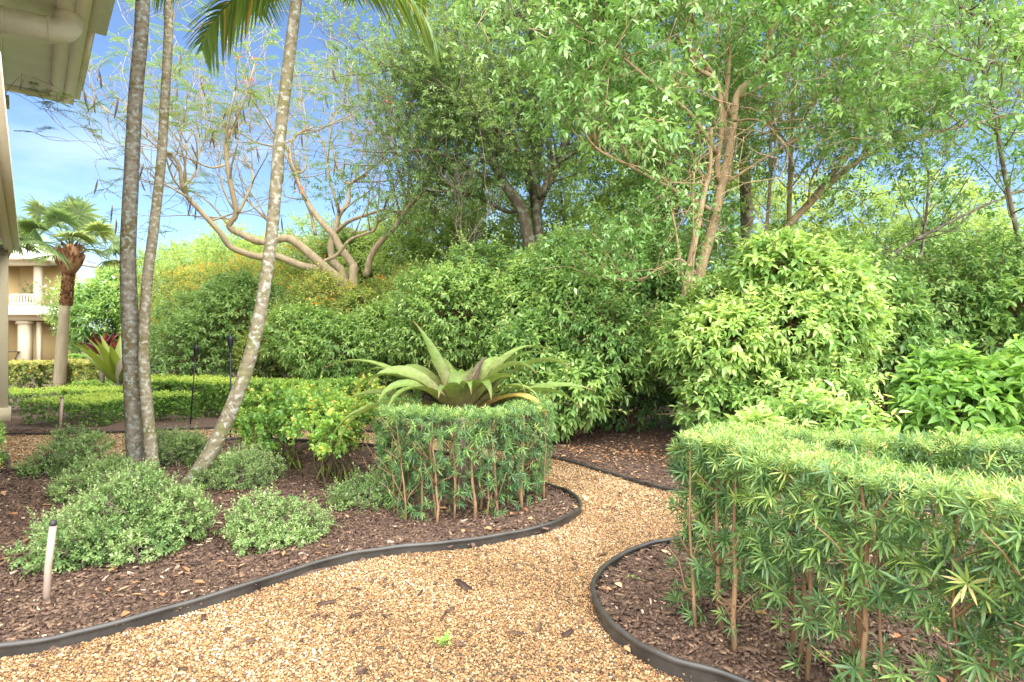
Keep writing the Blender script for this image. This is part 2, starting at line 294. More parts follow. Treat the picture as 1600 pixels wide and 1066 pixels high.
def edging(path, label, h=.062):
    p = np.asarray(path, float); t = unit(np.gradient(p, axis=0)); nrm = np.stack([-t[:, 1], t[:, 0]], -1)
    th = np.linspace(-.35 * math.pi, 1.35 * math.pi, 9)
    prof = [(.006, -.05), (.006, h - .02)] + [(.0155 * math.cos(a), h + .0155 * math.sin(a)) for a in th] + [(-.006, h - .02), (-.006, -.05)]
    prof = np.array(prof); k = len(prof); wob = .006 * np.sin(np.arange(len(p)) * .37) + .004 * np.sin(np.arange(len(p)) * .9)
    V = np.zeros((len(p), k, 3)); V[:, :, :2] = p[:, None] + nrm[:, None] * prof[None, :, :1]; V[:, :, 2] = prof[None, :, 1] + wob[:, None] * .4
    i = np.arange(len(p) - 1)[:, None] * k; j = np.arange(k - 1)[None]; m = MB()
    m.add(V.reshape(-1, 3), np.stack([i + j, i + j + 1, i + k + j + 1, i + k + j], -1).reshape(-1, 4))
    return tag(m.build('garden_edging', M['edging'], smooth=True), label, 'edging')
edging(left_edge, 'black plastic edging sweeping along the left mulch bed and round the middle hedge')
edging(far_edge, 'thin black edging along the far side of the gravel, below the big shrubs', .03)
edging(right_edge, 'black plastic edging curving round the right mulch bed below the long hedge', .078)

def icosphere():
    b = bmesh.new(); bmesh.ops.create_icosphere(b, subdivisions=1, radius=1); b.verts.ensure_lookup_table()
    v = np.array([x.co[:] for x in b.verts]); f = np.array([[x.index for x in q.verts] for q in b.faces]); b.free(); return v, f
IV, IF = icosphere()
def pebbles(n, ylo, yhi, smin, smax, pw):
    y = ylo + (yhi - ylo) * rng.random(n) ** pw; x = rng.uniform(-1, 1, n) * np.minimum(y * .95 + .3, 9)
    k = inpoly(x, y, path_poly); x, y = x[k], y[k]; n = len(x)
    s = rng.uniform(smin, smax, n) * rng.lognormal(0, .2, n); sc = np.stack([s, s * rng.uniform(.65, 1, n), s * rng.uniform(.45, .8, n)], -1)
    V = IV[None] * (1 + rng.normal(0, .10, (n, len(IV), 1))) * sc[:, None]
    a = rng.uniform(0, 6.28, n); tl = rng.normal(0, .35, n)
    ca, sa, ct, st = np.cos(a)[:, None], np.sin(a)[:, None], np.cos(tl)[:, None], np.sin(tl)[:, None]
    x1 = V[..., 0] * ct - V[..., 2] * st; z1 = V[..., 0] * st + V[..., 2] * ct; y1 = V[..., 1]
    V = np.stack([x1 * ca - y1 * sa + x[:, None], x1 * sa + y1 * ca + y[:, None], z1 + (rng.uniform(0, 1, n) * smax * .9 + .002)[:, None]], -1)
    return V.reshape(-1, 3), (np.arange(n)[:, None, None] * len(IV) + IF[None]).reshape(-1, 3), np.repeat(np.clip(rng.random(n) * .92 + .10 * np.sin(x * 2.3 + 1.7 * np.sin(y * 1.9)) * np.sin(y * 3.1 + x) + .03, 0, 1), len(IV))
mb = MB()
for a in ((235000, 2.2, 5.0, .0048, .0080, .8), (70000, 5.0, 7.6, .006, .009, 1.0), (34000, 6.2, 10, .009, .014, 1.0)):
    V, T, r = pebbles(*a); mb.add(V, None, T, r)
tag(mb.build('gravel', M['pebble'], smooth=True), 'tan and cream pea gravel covering the winding path', kind='stuff')

# ---- mulch chips and fallen leaves
def gz(x, y): return np.where(inpoly(x, y, path_poly), .012, .040 + .012 * np.sin(x * 3.1 + np.cos(y * 2.2) * 2) + .01 * np.sin(y * 4.3 + x * 1.7))
def chips(n, ylo, yhi, scale, pw=1.0, inpath=False):
    y = ylo + (yhi - ylo) * rng.random(n) ** pw; x = rng.uniform(-1, 1, n) * (y * .95 + .2)
    k = inpoly(x, y, path_poly) == inpath; x, y = x[k], y[k]; n = len(x)
    l = scale * rng.lognormal(-3.65, .5, n); w = l * rng.uniform(.16, .5, n); h = scale * rng.uniform(.0015, .005, n)
    a = rng.uniform(0, 6.28, n); p = rng.normal(0, .22, n); rl = rng.normal(0, .3, n)
    D = np.stack([np.cos(a) * np.cos(p), np.sin(a) * np.cos(p), np.sin(p)], -1); S = unit(np.cross(D, np.stack([np.sin(rl), 0 * rl, np.cos(rl)], -1))); U = np.cross(S, D)
    c = np.stack([x, y, gz(x, y) + rng.uniform(.0, .018, n)], -1); e = [(-1, -.8), (1, -.5), (.9, .7), (-.8, 1)]
    V = np.stack([c + D * (l * i)[:, None] * .5 + S * (w * j)[:, None] * .5 + U * (h * t)[:, None] for t in (-1, 1) for i, j in e], 1)
    q = np.array([[4, 5, 6, 7], [0, 1, 5, 4], [1, 2, 6, 5], [2, 3, 7, 6], [3, 0, 4, 7]])
    return V.reshape(-1, 3), (np.arange(n)[:, None, None] * 8 + q[None]).reshape(-1, 4), np.repeat(np.clip(rng.beta(2, 2.4, n) + (rng.random(n) < .03) * .5, 0, 1), 8)
mb = MB()
for a in ((52000, 2.2, 5.2, 1.0), (30000, 5.0, 9.5, 1.25)):
    V, q, r = chips(*a); mb.add(V, q, None, r)
tag(mb.build('mulch', M['chip']), 'dark reddish brown bark mulch covering the planting beds', kind='stuff')
mb = MB(); V, q, r = chips(800, 2.3, 7, 1.15, 1.0, True); mb.add(V, q, None, r * .8)
tag(mb.build('scattered_bark', M['chip']), 'few dark bark chips scattered on the pale gravel', kind='stuff')
n = 420; y = rng.uniform(2.4, 8.6, n); x = rng.uniform(-1, 1, n) * y * .9; k = ~inpoly(x, y, path_poly) | (rng.random(n) < .12); x, y = x[k], y[k]; n = len(x)
D = rdir(n) * [1, 1, .15]; mb = MB(); mb.leaves(np.stack([x, y, gz(x, y) + .02], -1), unit(D), unit(rdir(n) * .35 + [0, 0, 1]), rng.uniform(.04, .1, n), rng.uniform(.018, .04, n), rng.random(n), .2, .03)
n2 = 900; x = rng.normal(1.5, .8, n2); y = rng.normal(7.6, .5, n2); k = ~inpoly(x, y, path_poly); x, y = x[k], y[k]; n2 = len(x)
mb.leaves(np.stack([x, y, gz(x, y) + .015], -1), unit(rdir(n2) * [1, 1, .15]), unit(rdir(n2) * .35 + [0, 0, 1]), rng.uniform(.03, .08, n2), rng.uniform(.015, .03, n2), rng.random(n2), .2, .03)
tag(mb.build('fallen_leaves', M['litter']), 'dry orange and tan leaves lying on the mulch', kind='stuff')

# ------------------------------------------------------------------ foliage generators
def shoots(mb, P, A, n, slen, Ln, Wd, ang=1.0, droop=.25, base=.5, rv=.18, simple=False, fold=.25, ldroop=.12, tipup=False):
    """each shoot i carries n leaves spiralling round its axis"""
    m = len(P)
    if m == 0: return
    t = (np.arange(n) + .5) / n; az = np.arange(n) * 2.39996 + rng.uniform(0, 6.28, (m, 1))
    ref = np.where(np.abs(A[:, 2:3]) < .9, np.array([0, 0, 1.]), np.array([1., 0, 0])); U = unit(np.cross(A, ref)); Vv = np.cross(A, U)
    rad = U[:, None] * np.cos(az)[..., None] + Vv[:, None] * np.sin(az)[..., None]
    an = ang * (1.15 - .55 * t)[None, :, None] + rng.normal(0, .14, (m, n, 1))
    D = A[:, None] * np.cos(an) + rad * np.sin(an); D[..., 2] -= droop * rng.uniform(.4, 1.3, (m, n)); D = unit(D)
    slen = np.broadcast_to(slen, (m,)); B = P[:, None] + A[:, None] * (t[None] * slen[:, None])[..., None]
    N = unit(A[:, None] * .5 + np.array([0, 0, .9]) + rng.normal(0, .3, (m, n, 3)))
    ln = np.broadcast_to(Ln, (m,))[:, None] * rng.uniform(.72, 1.15, (m, n)) * (1 - .25 * t[None])
    wd = ln * (Wd / np.mean(Ln)) * rng.uniform(.85, 1.15, (m, n))
    bs = np.broadcast_to(base, (m,))[:, None]; r = np.clip(bs + rng.normal(0, rv, (m, n)) + .12 * (t - .5), 0, 1)
    mb.leaves(B.reshape(-1, 3), D.reshape(-1, 3), N.reshape(-1, 3), ln.ravel(), wd.ravel(), r.ravel(), fold, ldroop, simple)

def lumps_of(c, rad, n, lr, zmin=.0, flat=1.0):
    """lump centres spread through a half-ellipsoid"""
    d = unit(rng.normal(size=(n, 3)) * [1, 1, flat]); d[:, 2] = np.abs(d[:, 2]) * 1.0 - zmin
    f = rng.uniform(.62, .95, (n, 1)); P = np.asarray(c) + d * f * np.asarray(rad); return P, rng.uniform(*lr, n)
def lump_shoots(P, r, dens, cull=True, cam=np.array([0, 0, 1.5]), zlo=.05, inner=.12):
    cnt = np.maximum((dens * 4 * math.pi * r * r).astype(int), 1); i = np.repeat(np.arange(len(P)), cnt); m = len(i)
    d = rdir(m); d[:, 2] += .18; d = unit(d); rr = r[i] * (1.02 - np.abs(rng.normal(0, inner, m)))
    Q = P[i] + d * rr[:, None]
    keep = Q[:, 2] > zlo
    if cull: keep &= ((d * unit(cam - Q)).sum(1) > -.25) | (rng.random(m) < .3)
    for a in range(len(P)):                                    # drop shoots buried deep in another lump
        keep &= (np.linalg.norm(Q - P[a], axis=1) > r[a] * .72) | (i == a)
    return Q[keep], d[keep], i[keep]
def stems_to(mb, base, targets, r0, r1, k=5, bend=.25, sag=0):
    T = np.asarray(targets); n = len(T); B = np.asarray(base) + rng.normal(0, 1, (n, 3)) * [.12, .12, 0]
    t = np.linspace(0, 1, 6)[None, :, None]; P = B[:, None] + (T - B)[:, None] * t; mid = rng.normal(0, bend, (n, 1, 3)) * [1, 1, .3]; mid[..., 2] += bend * .8
    P = P + mid * (t * (1 - t) * 4) + rng.normal(0, .025, P.shape) * (t > 0)
    rad = r0 + (r1 - r0) * np.linspace(0, 1, 6)[None]; mb.tubes(P, np.broadcast_to(rad, (n, 6)) * rng.uniform(.6, 1.2, (n, 1)), k, rng.random(n))

def big_shrub(name, label, cat, c, rad, nl, lr, dens, n, slen, Ln, Wd, mat, ang=1.05, droop=.3, base=.5, stem=(.018, .006), nst=14, flowers=None, inner=.12, zmin=.0, simple=False, group=None, stemmat='stem', ldroop=.15, extra=None, leafy=.25, sprigs=.10):
    t = thing(name, label, cat, (c[0], c[1], .03), group)
    P, r = lumps_of(c, rad, nl, lr, zmin); P = P + rng.normal(0, .10, P.shape) * rad; r = r * rng.uniform(.5, 1.2, len(r))
    if extra is not None:
        P = np.vstack([P, [e[:3] for e in extra]]); r = np.concatenate([r, [e[3] for e in extra]])
    Q, A, i = lump_shoots(P, r, dens, inner=inner); m = len(Q); lb = rng.normal(0, .13, len(P)); ls = rng.uniform(.72, 1.3, len(P))
    Q = Q + A * (np.maximum(rng.normal(-.3, .5, m), 0) * r[i] * .30)[:, None]
    A = unit(A + [0, 0, .25] + rng.normal(0, .38, (m, 3)))
    mb = MB(); shoots(mb, Q, A, n, slen, Ln * ls[i] * rng.uniform(.7, 1.2, m), Wd, ang, droop, base + lb[i] + rng.normal(0, .09, m), .17, simple, .22, ldroop)
    sp = np.nonzero(rng.random(m) < sprigs * .6)[0]; sa = unit(A[sp] + [0, 0, .5] + rng.normal(0, .3, (len(sp), 3))); sl_ = slen * rng.uniform(1.6, 3.2, len(sp))   # longer free shoots that break the outline
    if len(sp): shoots(mb, Q[sp], sa, n + 3, sl_, Ln * .95, Wd, ang, droop, base + .14, .14, simple, .22, ldroop)
    k = rng.random(m) < leafy                                  # leaves deep inside, so that gaps show foliage behind
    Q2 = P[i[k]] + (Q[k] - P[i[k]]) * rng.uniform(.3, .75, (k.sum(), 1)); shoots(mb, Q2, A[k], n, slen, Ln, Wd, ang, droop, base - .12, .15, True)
    mb.build('foliage', M[mat], t)
    for k in rng.integers(0, len(P), nst):
        sb = MB(); stems_to(sb, (c[0], c[1], .0), P[k:k + 1], *stem, bend=.25 * min(1, rad[2] / 1.6)); sb.build('stem', M[stemmat], t, True)
    sb = MB(); kk = rng.random(m) < .22; pp = P[i[kk]]; qq = Q[kk]; tt = np.linspace(0, 1, 4)[None, :, None]
    tw = (pp + rng.normal(0, .05, pp.shape))[:, None] * (1 - tt) + (qq + A[kk] * slen * .6)[:, None] * tt + rng.normal(0, .02, (len(pp), 4, 3))
    sb.tubes(tw, np.array([[1, .8, .6, .35]]) * stem[1], 3, rng.random(len(pp)))
    if len(sp): sb.tubes(Q[sp][:, None] + sa[:, None] * (tt * sl_[:, None, None]), np.array([[.6, .5, .4, .25]]) * stem[1], 3, rng.random(len(sp)))
    if rad[2] > 1:
        k = rng.integers(0, m, 26); e = unit(A[k] + [0, 0, .7] + rng.normal(0, .4, (26, 3))) * rng.uniform(.25, .7, (26, 1)); tb = np.linspace(-.5, 1, 5)[None, :, None]; sb.tubes(Q[k][:, None] + e[:, None] * tb + rng.normal(0, .02, (26, 5, 3)), np.array([[1.2, 1, .8, .6, .35]]) * stem[1] * .8, 4, rng.random(26))
    tag(sb.build('twigs', M[stemmat], t), kind='stuff')
    if flowers:
        fm, cnt, size = flowers; j = rng.integers(0, m, cnt); fb = MB(); top = Q[j][:, 2] > c[2] * .6
        j = j[top | (rng.random(cnt) < .3)]; q = len(j)
        for _ in range(4): fb.leaves(Q[j] + A[j] * (slen + .03) + rng.normal(0, .02, (q, 3)), unit(A[j] + rdir(q)), rdir(q), size, size * .45, rng.random(q), .2, .0, True)
        tag(fb.build('flowers', M[fm], t), kind='stuff')
    return t

def hedge(name, label, path, w, h, zb, dens, n, slen, Ln, Wd, mat, stemstep=.14, topnew=.3, base=.42, ang=1.1, sparse=.5, simple=False, rag=.018, cat='hedge', nbr=3, stem_r=.010, stemmat='stem', droop=.12, fold=.12, topdens=1.3, toplf=1.0):
    p = catmull(path, 10); seg = np.linalg.norm(np.diff(p, axis=0), axis=1); s = np.concatenate([[0], np.cumsum(seg)]); Lt = s[-1]
    tan = unit(np.gradient(p, axis=0)); nrm = np.stack([-tan[:, 1], tan[:, 0]], -1)
    def at(q, u):
        q = np.clip(q, 0, Lt); c = np.stack([np.interp(q, s, p[:, k]) for k in (0, 1)], -1); nn = unit(np.stack([np.interp(q, s, nrm[:, k]) for k in (0, 1)], -1))
        tt = np.stack([nn[:, 1], -nn[:, 0]], -1); return c + nn * u[:, None], nn, tt
    t = thing(name, label, cat, (*p[len(p) // 2], .03)); mb = MB(); jit = lambda m: np.abs(rng.normal(0, .045, m))
    def put(q, u, z, ax, bs, lf=1.0):
        c, nn, tt = at(q, u); A = nn * ax[:, :1] + tt * ax[:, 1:2]; A = unit(np.concatenate([A, ax[:, 2:3]], 1) + rng.normal(0, .28, (len(q), 3)))
        shoots(mb, np.concatenate([c, z[:, None]], 1) - A * slen * .7, A, n, slen, lf * Ln * rng.uniform(.62, 1.28, len(q)), lf * Wd, ang, droop, bs, .13, simple, fold, .06)
    m = int(dens * topdens * w * Lt); q = rng.uniform(0, Lt, m); u = rng.uniform(-.5, .5, m) * w                      # clipped top
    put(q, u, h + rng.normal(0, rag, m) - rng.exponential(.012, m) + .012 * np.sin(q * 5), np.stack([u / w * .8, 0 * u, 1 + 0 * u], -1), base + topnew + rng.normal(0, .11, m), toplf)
    for sgn in (-1, 1):                                                                                           # two faces
        m = int(dens * (h - zb) * Lt); q = rng.uniform(0, Lt, m); z = rng.uniform(zb, h, m); f = (z - zb) / (h - zb)
        clump = .5 + .5 * np.sin(q * 9 + 3 * np.sin(z * 7)) * np.sin(z * 11 + q * 4)
        k = rng.random(m) < (1 - sparse) + sparse * np.clip(f * 1.3 - .1, 0, 1) ** 1.3 + .55 * sparse * (clump - .5); q, z, f = q[k], z[k], f[k]; m = len(q)
        u = sgn * (w / 2 + .025 * np.sin(q * 6 + z * 5) - jit(m) * 1.3 - .04 * (1 - f))
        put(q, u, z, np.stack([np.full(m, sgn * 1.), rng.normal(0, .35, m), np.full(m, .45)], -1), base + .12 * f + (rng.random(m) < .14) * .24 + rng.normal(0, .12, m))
    for e, sgn in ((0, 1.), (Lt, -1.)):                                                                            # two ends
        m = int(dens * w * (h - zb)); z = rng.uniform(zb, h, m); q = np.full(m, e) + sgn * (jit(m) - .02); u = rng.uniform(-.5, .5, m) * w
        k = rng.random(m) < 1 - sparse * .7 * (1 - (z - zb) / (h - zb)); put(q[k], u[k], z[k], np.stack([u[k] * 0, np.full(k.sum(), -sgn), np.full(k.sum(), .45)], -1), base + .05 + rng.normal(0, .08, k.sum()))
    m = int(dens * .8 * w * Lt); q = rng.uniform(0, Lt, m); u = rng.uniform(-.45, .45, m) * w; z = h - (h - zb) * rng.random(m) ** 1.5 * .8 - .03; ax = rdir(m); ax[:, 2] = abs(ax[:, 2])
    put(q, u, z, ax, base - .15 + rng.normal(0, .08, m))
    mb.build('foliage', M[mat], t)
    if stemstep:
        q = np.arange(.2, Lt - .1, stemstep); q = q + rng.normal(0, stemstep * .3, len(q)); u = rng.uniform(-.42, .42, len(q)) * w
        c, nn, tt = at(q, u); m = len(q); P = np.zeros((m, 6, 3)); zz = np.linspace(0, h - .06, 6)
        P[:, :, :2] = c[:, None] + np.cumsum(rng.normal(0, .013, (m, 6, 2)), 1); P[:, :, 2] = zz
        for x in range(m):
            sb = MB(); sb.tube(P[x], stem_r * np.linspace(1.15, .45, 6) * rng.uniform(.6, 1.4), 7, rng.random())
            for _ in range(nbr):
                B = P[x, rng.integers(1, 5)]; sg = rng.choice([-1, 1]); E = B + np.array([*(nn[x] * sg * rng.uniform(.08, .2) + tt[x] * rng.normal(0, .08)), rng.uniform(.08, .28)]); E[2] = min(E[2], h - .03)
                tl = np.linspace(0, 1, 4)[:, None]; sb.tube(B * (1 - tl) + E * tl + rng.normal(0, .008, (4, 3)) * (tl > 0), stem_r * np.array([.5, .42, .33, .2]), 5, rng.random())
            sb.build('stem', M[stemmat], t, True)
    return t

# ------------------------------------------------------------------ yew-pine hedges in front
PODO = dict(n=13, slen=.035, Ln=.072, Wd=.0105, mat='podo')
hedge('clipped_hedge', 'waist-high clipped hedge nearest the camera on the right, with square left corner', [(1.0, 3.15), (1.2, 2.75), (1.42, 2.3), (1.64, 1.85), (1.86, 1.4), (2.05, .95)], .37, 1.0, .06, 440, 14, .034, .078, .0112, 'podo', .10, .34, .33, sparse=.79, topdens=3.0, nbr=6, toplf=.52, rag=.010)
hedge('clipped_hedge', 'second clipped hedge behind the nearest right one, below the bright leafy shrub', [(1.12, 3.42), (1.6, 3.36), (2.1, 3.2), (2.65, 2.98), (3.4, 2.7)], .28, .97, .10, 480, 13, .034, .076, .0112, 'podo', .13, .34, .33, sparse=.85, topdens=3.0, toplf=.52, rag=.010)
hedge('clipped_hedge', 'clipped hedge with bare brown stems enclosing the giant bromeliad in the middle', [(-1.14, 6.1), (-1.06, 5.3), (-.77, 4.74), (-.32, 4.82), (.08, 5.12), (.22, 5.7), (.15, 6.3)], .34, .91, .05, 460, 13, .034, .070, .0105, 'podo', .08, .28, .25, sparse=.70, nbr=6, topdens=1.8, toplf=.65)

# ------------------------------------------------------------------ bromeliads
def bromeliad(label, c, leaves_, mat, wid, name='giant_bromeliad', seg=14):
    t = thing(name, label, 'bromeliad', c)
    for az, ln, el, curl, r, tw in leaves_:
        a = R(az); h = np.array([math.sin(a), math.cos(a), 0]); s_ = np.linspace(0, 1, seg); e = R(el) - R(curl) * s_ ** 2.3
        st = ln / (seg - 1); P = np.asarray(c, float) + np.cumsum(np.vstack([np.zeros(3), (h * np.cos(e)[:, None] + np.array([0, 0, 1]) * np.sin(e)[:, None])[:-1] * st]), 0) + h * .05
        side = np.array([h[1], -h[0], 0]); up = -h * np.sin(e)[:, None] + np.array([0, 0, 1.]) * np.cos(e)[:, None]
        tws = R(tw) * s_; sd = side * np.cos(tws)[:, None] + up * np.sin(tws)[:, None]; nn = np.cross(sd, h * np.cos(e)[:, None] + np.array([0, 0, 1]) * np.sin(e)[:, None])
        prof = wid * (.72 if el > 70 else 1.0) * (.62 + .5 * np.sin(np.pi * np.clip(s_ * 1.02, 0, 1))) * np.clip((1 - s_) * 2.6, 0.02, 1) ** .75
        b = MB(); b.strips(P[None], (sd * prof[:, None])[None], r, wid * .55, (nn * (1 - .75 * s_)[:, None])[None]); b.build('leaf', M[mat], t, True)
    m = MB(); m.tube([(c[0], c[1], 0), (c[0], c[1], c[2] * .5), (c[0], c[1], c[2] + .06)], [wid * .9, wid * 1.1, wid * 1.3], 10); m.build('stump', M['twig'], t, True)
    return t
bl = []
for az, ln, el, curl, r, tw in [(-84, 1.4, 40, 75, .70, 12), (-78, 1.35, 24, 95, .75, -10), (-52, 1.2, 63, 28, .35, 8), (-68, 1.12, 56, 165, .62, 20), (-24, .66, 70, 60, .4, 35), (4, .95, 68, 165, .72, 35), (26, .78, 70, 60, .12, 50),
    (55, 1.3, 60, 95, .68, -10), (62, 1.2, 56, 80, .5, 0), (72, 1.35, 48, 95, .6, 10), (150, .85, 66, 170, .35, 15), (165, .75, 72, 160, .5, -20), (128, .95, 62, 150, .55, 0), (90, 1.3, 28, 55, .5, 0), (98, 1.2, 32, 95, .55, 15), (117, 1.12, 36, 160, .97, 0),
    (-106, 1.3, 20, 130, .7, 0), (-122, 1.2, 24, 120, .8, 10), (-95, 1.1, 46, 120, .55, -15), (-140, .95, 45, 140, .45, 0), (-30, 1.1, 60, 110, .6, 10), (35, 1.05, 66, 120, .65, -15), (80, 1.0, 66, 130, .7, 20), (-72, 1.25, 40, 85, .45, 15), (-88, 1.0, 55, 130, .65, 25), (45, 1.1, 50, 110, .4, 10), (66, 1.0, 38, 100, .55, 25), (-45, .9, 48, 150, .5, -20), (104, .95, 50, 150, .6, 10), (-112, .9, 50, 150, .55, 0), (-8, 1.0, 52, 110, .5, 0), (-165, .7, 62, 140, .4, 0)]:
    bl.append((az + rng.normal(0, 3), ln * (1.15 if az < -60 else 1.04), el, curl, r, tw + rng.normal(0, 22)))
bromeliad('giant olive green bromeliad with arching strap leaves behind the middle hedge', (-.50, 5.8, .69), bl, 'brom', .078)
b2 = [(k * 137.5 % 360, rng.uniform(.5, .78), rng.uniform(30, 80), rng.uniform(10, 60), rng.random(), 0) for k in range(30)]
bromeliad('dark red spiky bromeliad in the left background beside the palm trunks', (*W(160, 0, 15.0)[:2], 1.12), b2, 'brom_red', .05, 'red_bromeliad', 8)
b3 = [(k * 137.5 % 360, rng.uniform(1.1, 1.5), rng.uniform(35, 75), rng.uniform(10, 40), rng.choice([.2, .5, .7, 1.0]), 0) for k in range(18)]
bromeliad('bright green bromeliad with wide upright leaves partly behind the palm trunks', (*W(186, 0, 13.5)[:2], .45), b3, 'brom_green', .10, 'green_bromeliad', 8)

# ------------------------------------------------------------------ low silver shrubs in the left bed
def low_shrub(label, px, py, rx, ry, h, base=.55, mat='silver', d=None, dens=620, Ln=.030, name='low_shrub', group='low silver shrubs in the left bed', nl=11, n=9):
    g = G(px, py); c = (g[0], g[1], .02)
    return big_shrub(name, label, 'shrub', c, (rx * 1.25, ry * 1.2, h * .72), nl + 10, (h * .16, h * .40), dens, n, .05, Ln, Ln * .48, mat, 1.1, .05, base, (.006, .003), 18, inner=.16, simple=True, group=group, stemmat='twig', ldroop=.02, leafy=.4, sprigs=.3)
low_shrub('large silvery shrub in the left foreground beside the pale pipe stake', 192, 866, .37, .34, .52, nl=16)
low_shrub('dark leafy low shrub sprawling right behind the pale pipe stake', 120, 880, .28, .26, .44, .45)
low_shrub('silvery shrub at the foot of the two upright palm trunks', 160, 782, .36, .32, .38)
low_shrub('boxy silvery shrub on the far side of the left bed, against the gravel', 104, 742, .32, .30, .52, .5)
low_shrub('low shrub between the upright palm trunks and the leaning trunk', 272, 728, .30, .32, .40, .5)
low_shrub('silvery shrub just right of the leaning palm trunk', 372, 762, .34, .30, .42)
low_shrub('small loose shrub alone on the mulch in front of the middle of the left bed', 430, 850, .26, .24, .34, .6, nl=8)
low_shrub('small silvery shrub tucked against the left end of the middle hedge', 560, 800, .26, .22, .36, .5, nl=8)
low_shrub('bright green low shrub in front of the nearer tall torch', 248, 705, .30, .22, .32, .45)
low_shrub('leafy shrub at the left picture edge above the curved hose', -50, 740, .2, .2, .62, .45, 'shrub', Ln=.07, dens=180, nl=9)

# ------------------------------------------------------------------ yellow-green shrubs beside the middle hedge
def yellow_shrub(label, c, rx, h, base):
    return big_shrub('yellow_shrub', label, 'shrub', (c[0], c[1], .62), (rx, rx * .8, h - .74), 17, (.10, .2), 200, 6, .08, .062, .042, 'plum', 1.0, -.05, base, (.014, .005), 16, stemmat='mossy', ldroop=.05, leafy=.5, group='yellow green shrubs left of the middle hedge', inner=.2, zmin=.3)
yellow_shrub('yellow leaved shrub on mossy forked stems, left of the middle hedge', (-1.92, 6.0), .5, 1.03, .5)
yellow_shrub('green and yellow round-leaved shrub behind the mossy stemmed one', (-2.6, 6.7), .66, 1.08, .38)
yellow_shrub('orange tipped round-leaved shrub at the back, near the far hedge strip', (-2.3, 7.7), .95, 1.14, .5)
# ------------------------------------------------------------------ clipped hedges on the far left
def farhedge(label, path, w, h, base, new, mat='box', dens=420, Ln=.042, name='boxed_hedge'):
    return hedge(name, label, path, w, h, .04, dens, 7, .035, Ln, Ln * .55, mat, 0, new, base, 1.0, .35, True, .02, nbr=2, stem_r=.008, stemmat='twig')
farhedge('low boxed hedge behind the two upright palm trunks, nearest the gravel', [W(97, 0, 10.75)[:2], W(150, 0, 10.6)[:2], W(208, 0, 10.6)[:2]], 1.5, .46, .30, .66)
farhedge('rounded low hedge just left of the shorter torch', [W(232, 0, 10.5)[:2], W(262, 0, 10.6)[:2], W(282, 0, 10.9)[:2]], .8, .52, .34, .52)
farhedge('long low hedge running in from the left edge behind the wooden stake', [W(-40, 0, 11.6)[:2], W(40, 0, 11.9)[:2], W(110, 0, 12.5)[:2], W(215, 0, 12.7)[:2]], 1.2, .47, .30, .64, dens=350)
farhedge('small boxed hedge below the green bromeliad', [W(122, 0, 15.2)[:2], W(195, 0, 15.0)[:2]], .7, .42, .42, .25, dens=300)
farhedge('bright yellow-topped hedge behind the two torches', [W(228, 0, 12.6)[:2], W(300, 0, 12.0)[:2], W(380, 0, 11.3)[:2], W(460, 0, 11.4)[:2], W(560, 0, 11.6)[:2]], 1.0, .72, .36, .66, dens=330, Ln=.055)
farhedge('dark clipped hedge right of the leaning trunk, in front of the yellow-topped hedge', [W(395, 0, 9.9)[:2], W(470, 0, 10.0)[:2], W(560, 0, 10.4)[:2]], .55, .80, .4, .2, dens=380)
farhedge('yellow croton hedge in front of the far house', [W(8, 0, 17)[:2], W(60, 0, 17.3)[:2], W(125, 0, 18)[:2], W(175, 0, 17.4)[:2]], 1.4, .85, .5, .25, 'croton', 200, .09, 'croton_hedge')
farhedge('dark green mounded hedge beside the red bromeliad', [W(108, 0, 20)[:2], W(150, 0, 20)[:2], W(175, 0, 20)[:2]], 1.0, 1.0, .4, .2, dens=160, Ln=.07)

# ------------------------------------------------------------------ tall shrub wall at the back
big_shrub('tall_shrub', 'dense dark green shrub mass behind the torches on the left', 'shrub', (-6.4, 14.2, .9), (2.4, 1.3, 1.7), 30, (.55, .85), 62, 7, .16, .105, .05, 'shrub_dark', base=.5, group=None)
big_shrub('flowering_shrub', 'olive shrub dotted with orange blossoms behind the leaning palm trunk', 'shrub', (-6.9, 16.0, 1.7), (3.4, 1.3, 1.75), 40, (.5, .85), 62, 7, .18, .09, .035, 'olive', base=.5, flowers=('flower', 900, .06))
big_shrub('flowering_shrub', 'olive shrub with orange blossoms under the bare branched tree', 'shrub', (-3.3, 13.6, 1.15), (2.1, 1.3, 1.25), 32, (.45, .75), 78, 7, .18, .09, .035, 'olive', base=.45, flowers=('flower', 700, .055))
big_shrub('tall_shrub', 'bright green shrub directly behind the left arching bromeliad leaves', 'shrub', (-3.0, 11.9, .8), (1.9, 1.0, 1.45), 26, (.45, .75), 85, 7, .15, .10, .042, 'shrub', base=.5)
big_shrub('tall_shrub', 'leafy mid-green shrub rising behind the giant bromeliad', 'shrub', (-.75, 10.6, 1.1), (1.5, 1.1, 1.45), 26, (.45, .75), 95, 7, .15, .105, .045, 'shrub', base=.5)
big_shrub('tall_shrub', 'large spreading shrub with brown stems above the bare mulch, right of the bromeliad', 'shrub', (.95, 9.2, 1.3), (1.15, .95, 1.5), 24, (.4, .65), 125, 7, .15, .115, .05, 'shrub', base=.52, nst=26, stem=(.022, .007), extra=[(.55, 8.3, .62, .42), (.2, 8.6, .55, .42), (.95, 8.15, .85, .4), (1.55, 8.35, 1.15, .42), (.2, 8.7, 1.1, .5), (1.3, 8.3, 1.6, .5)])
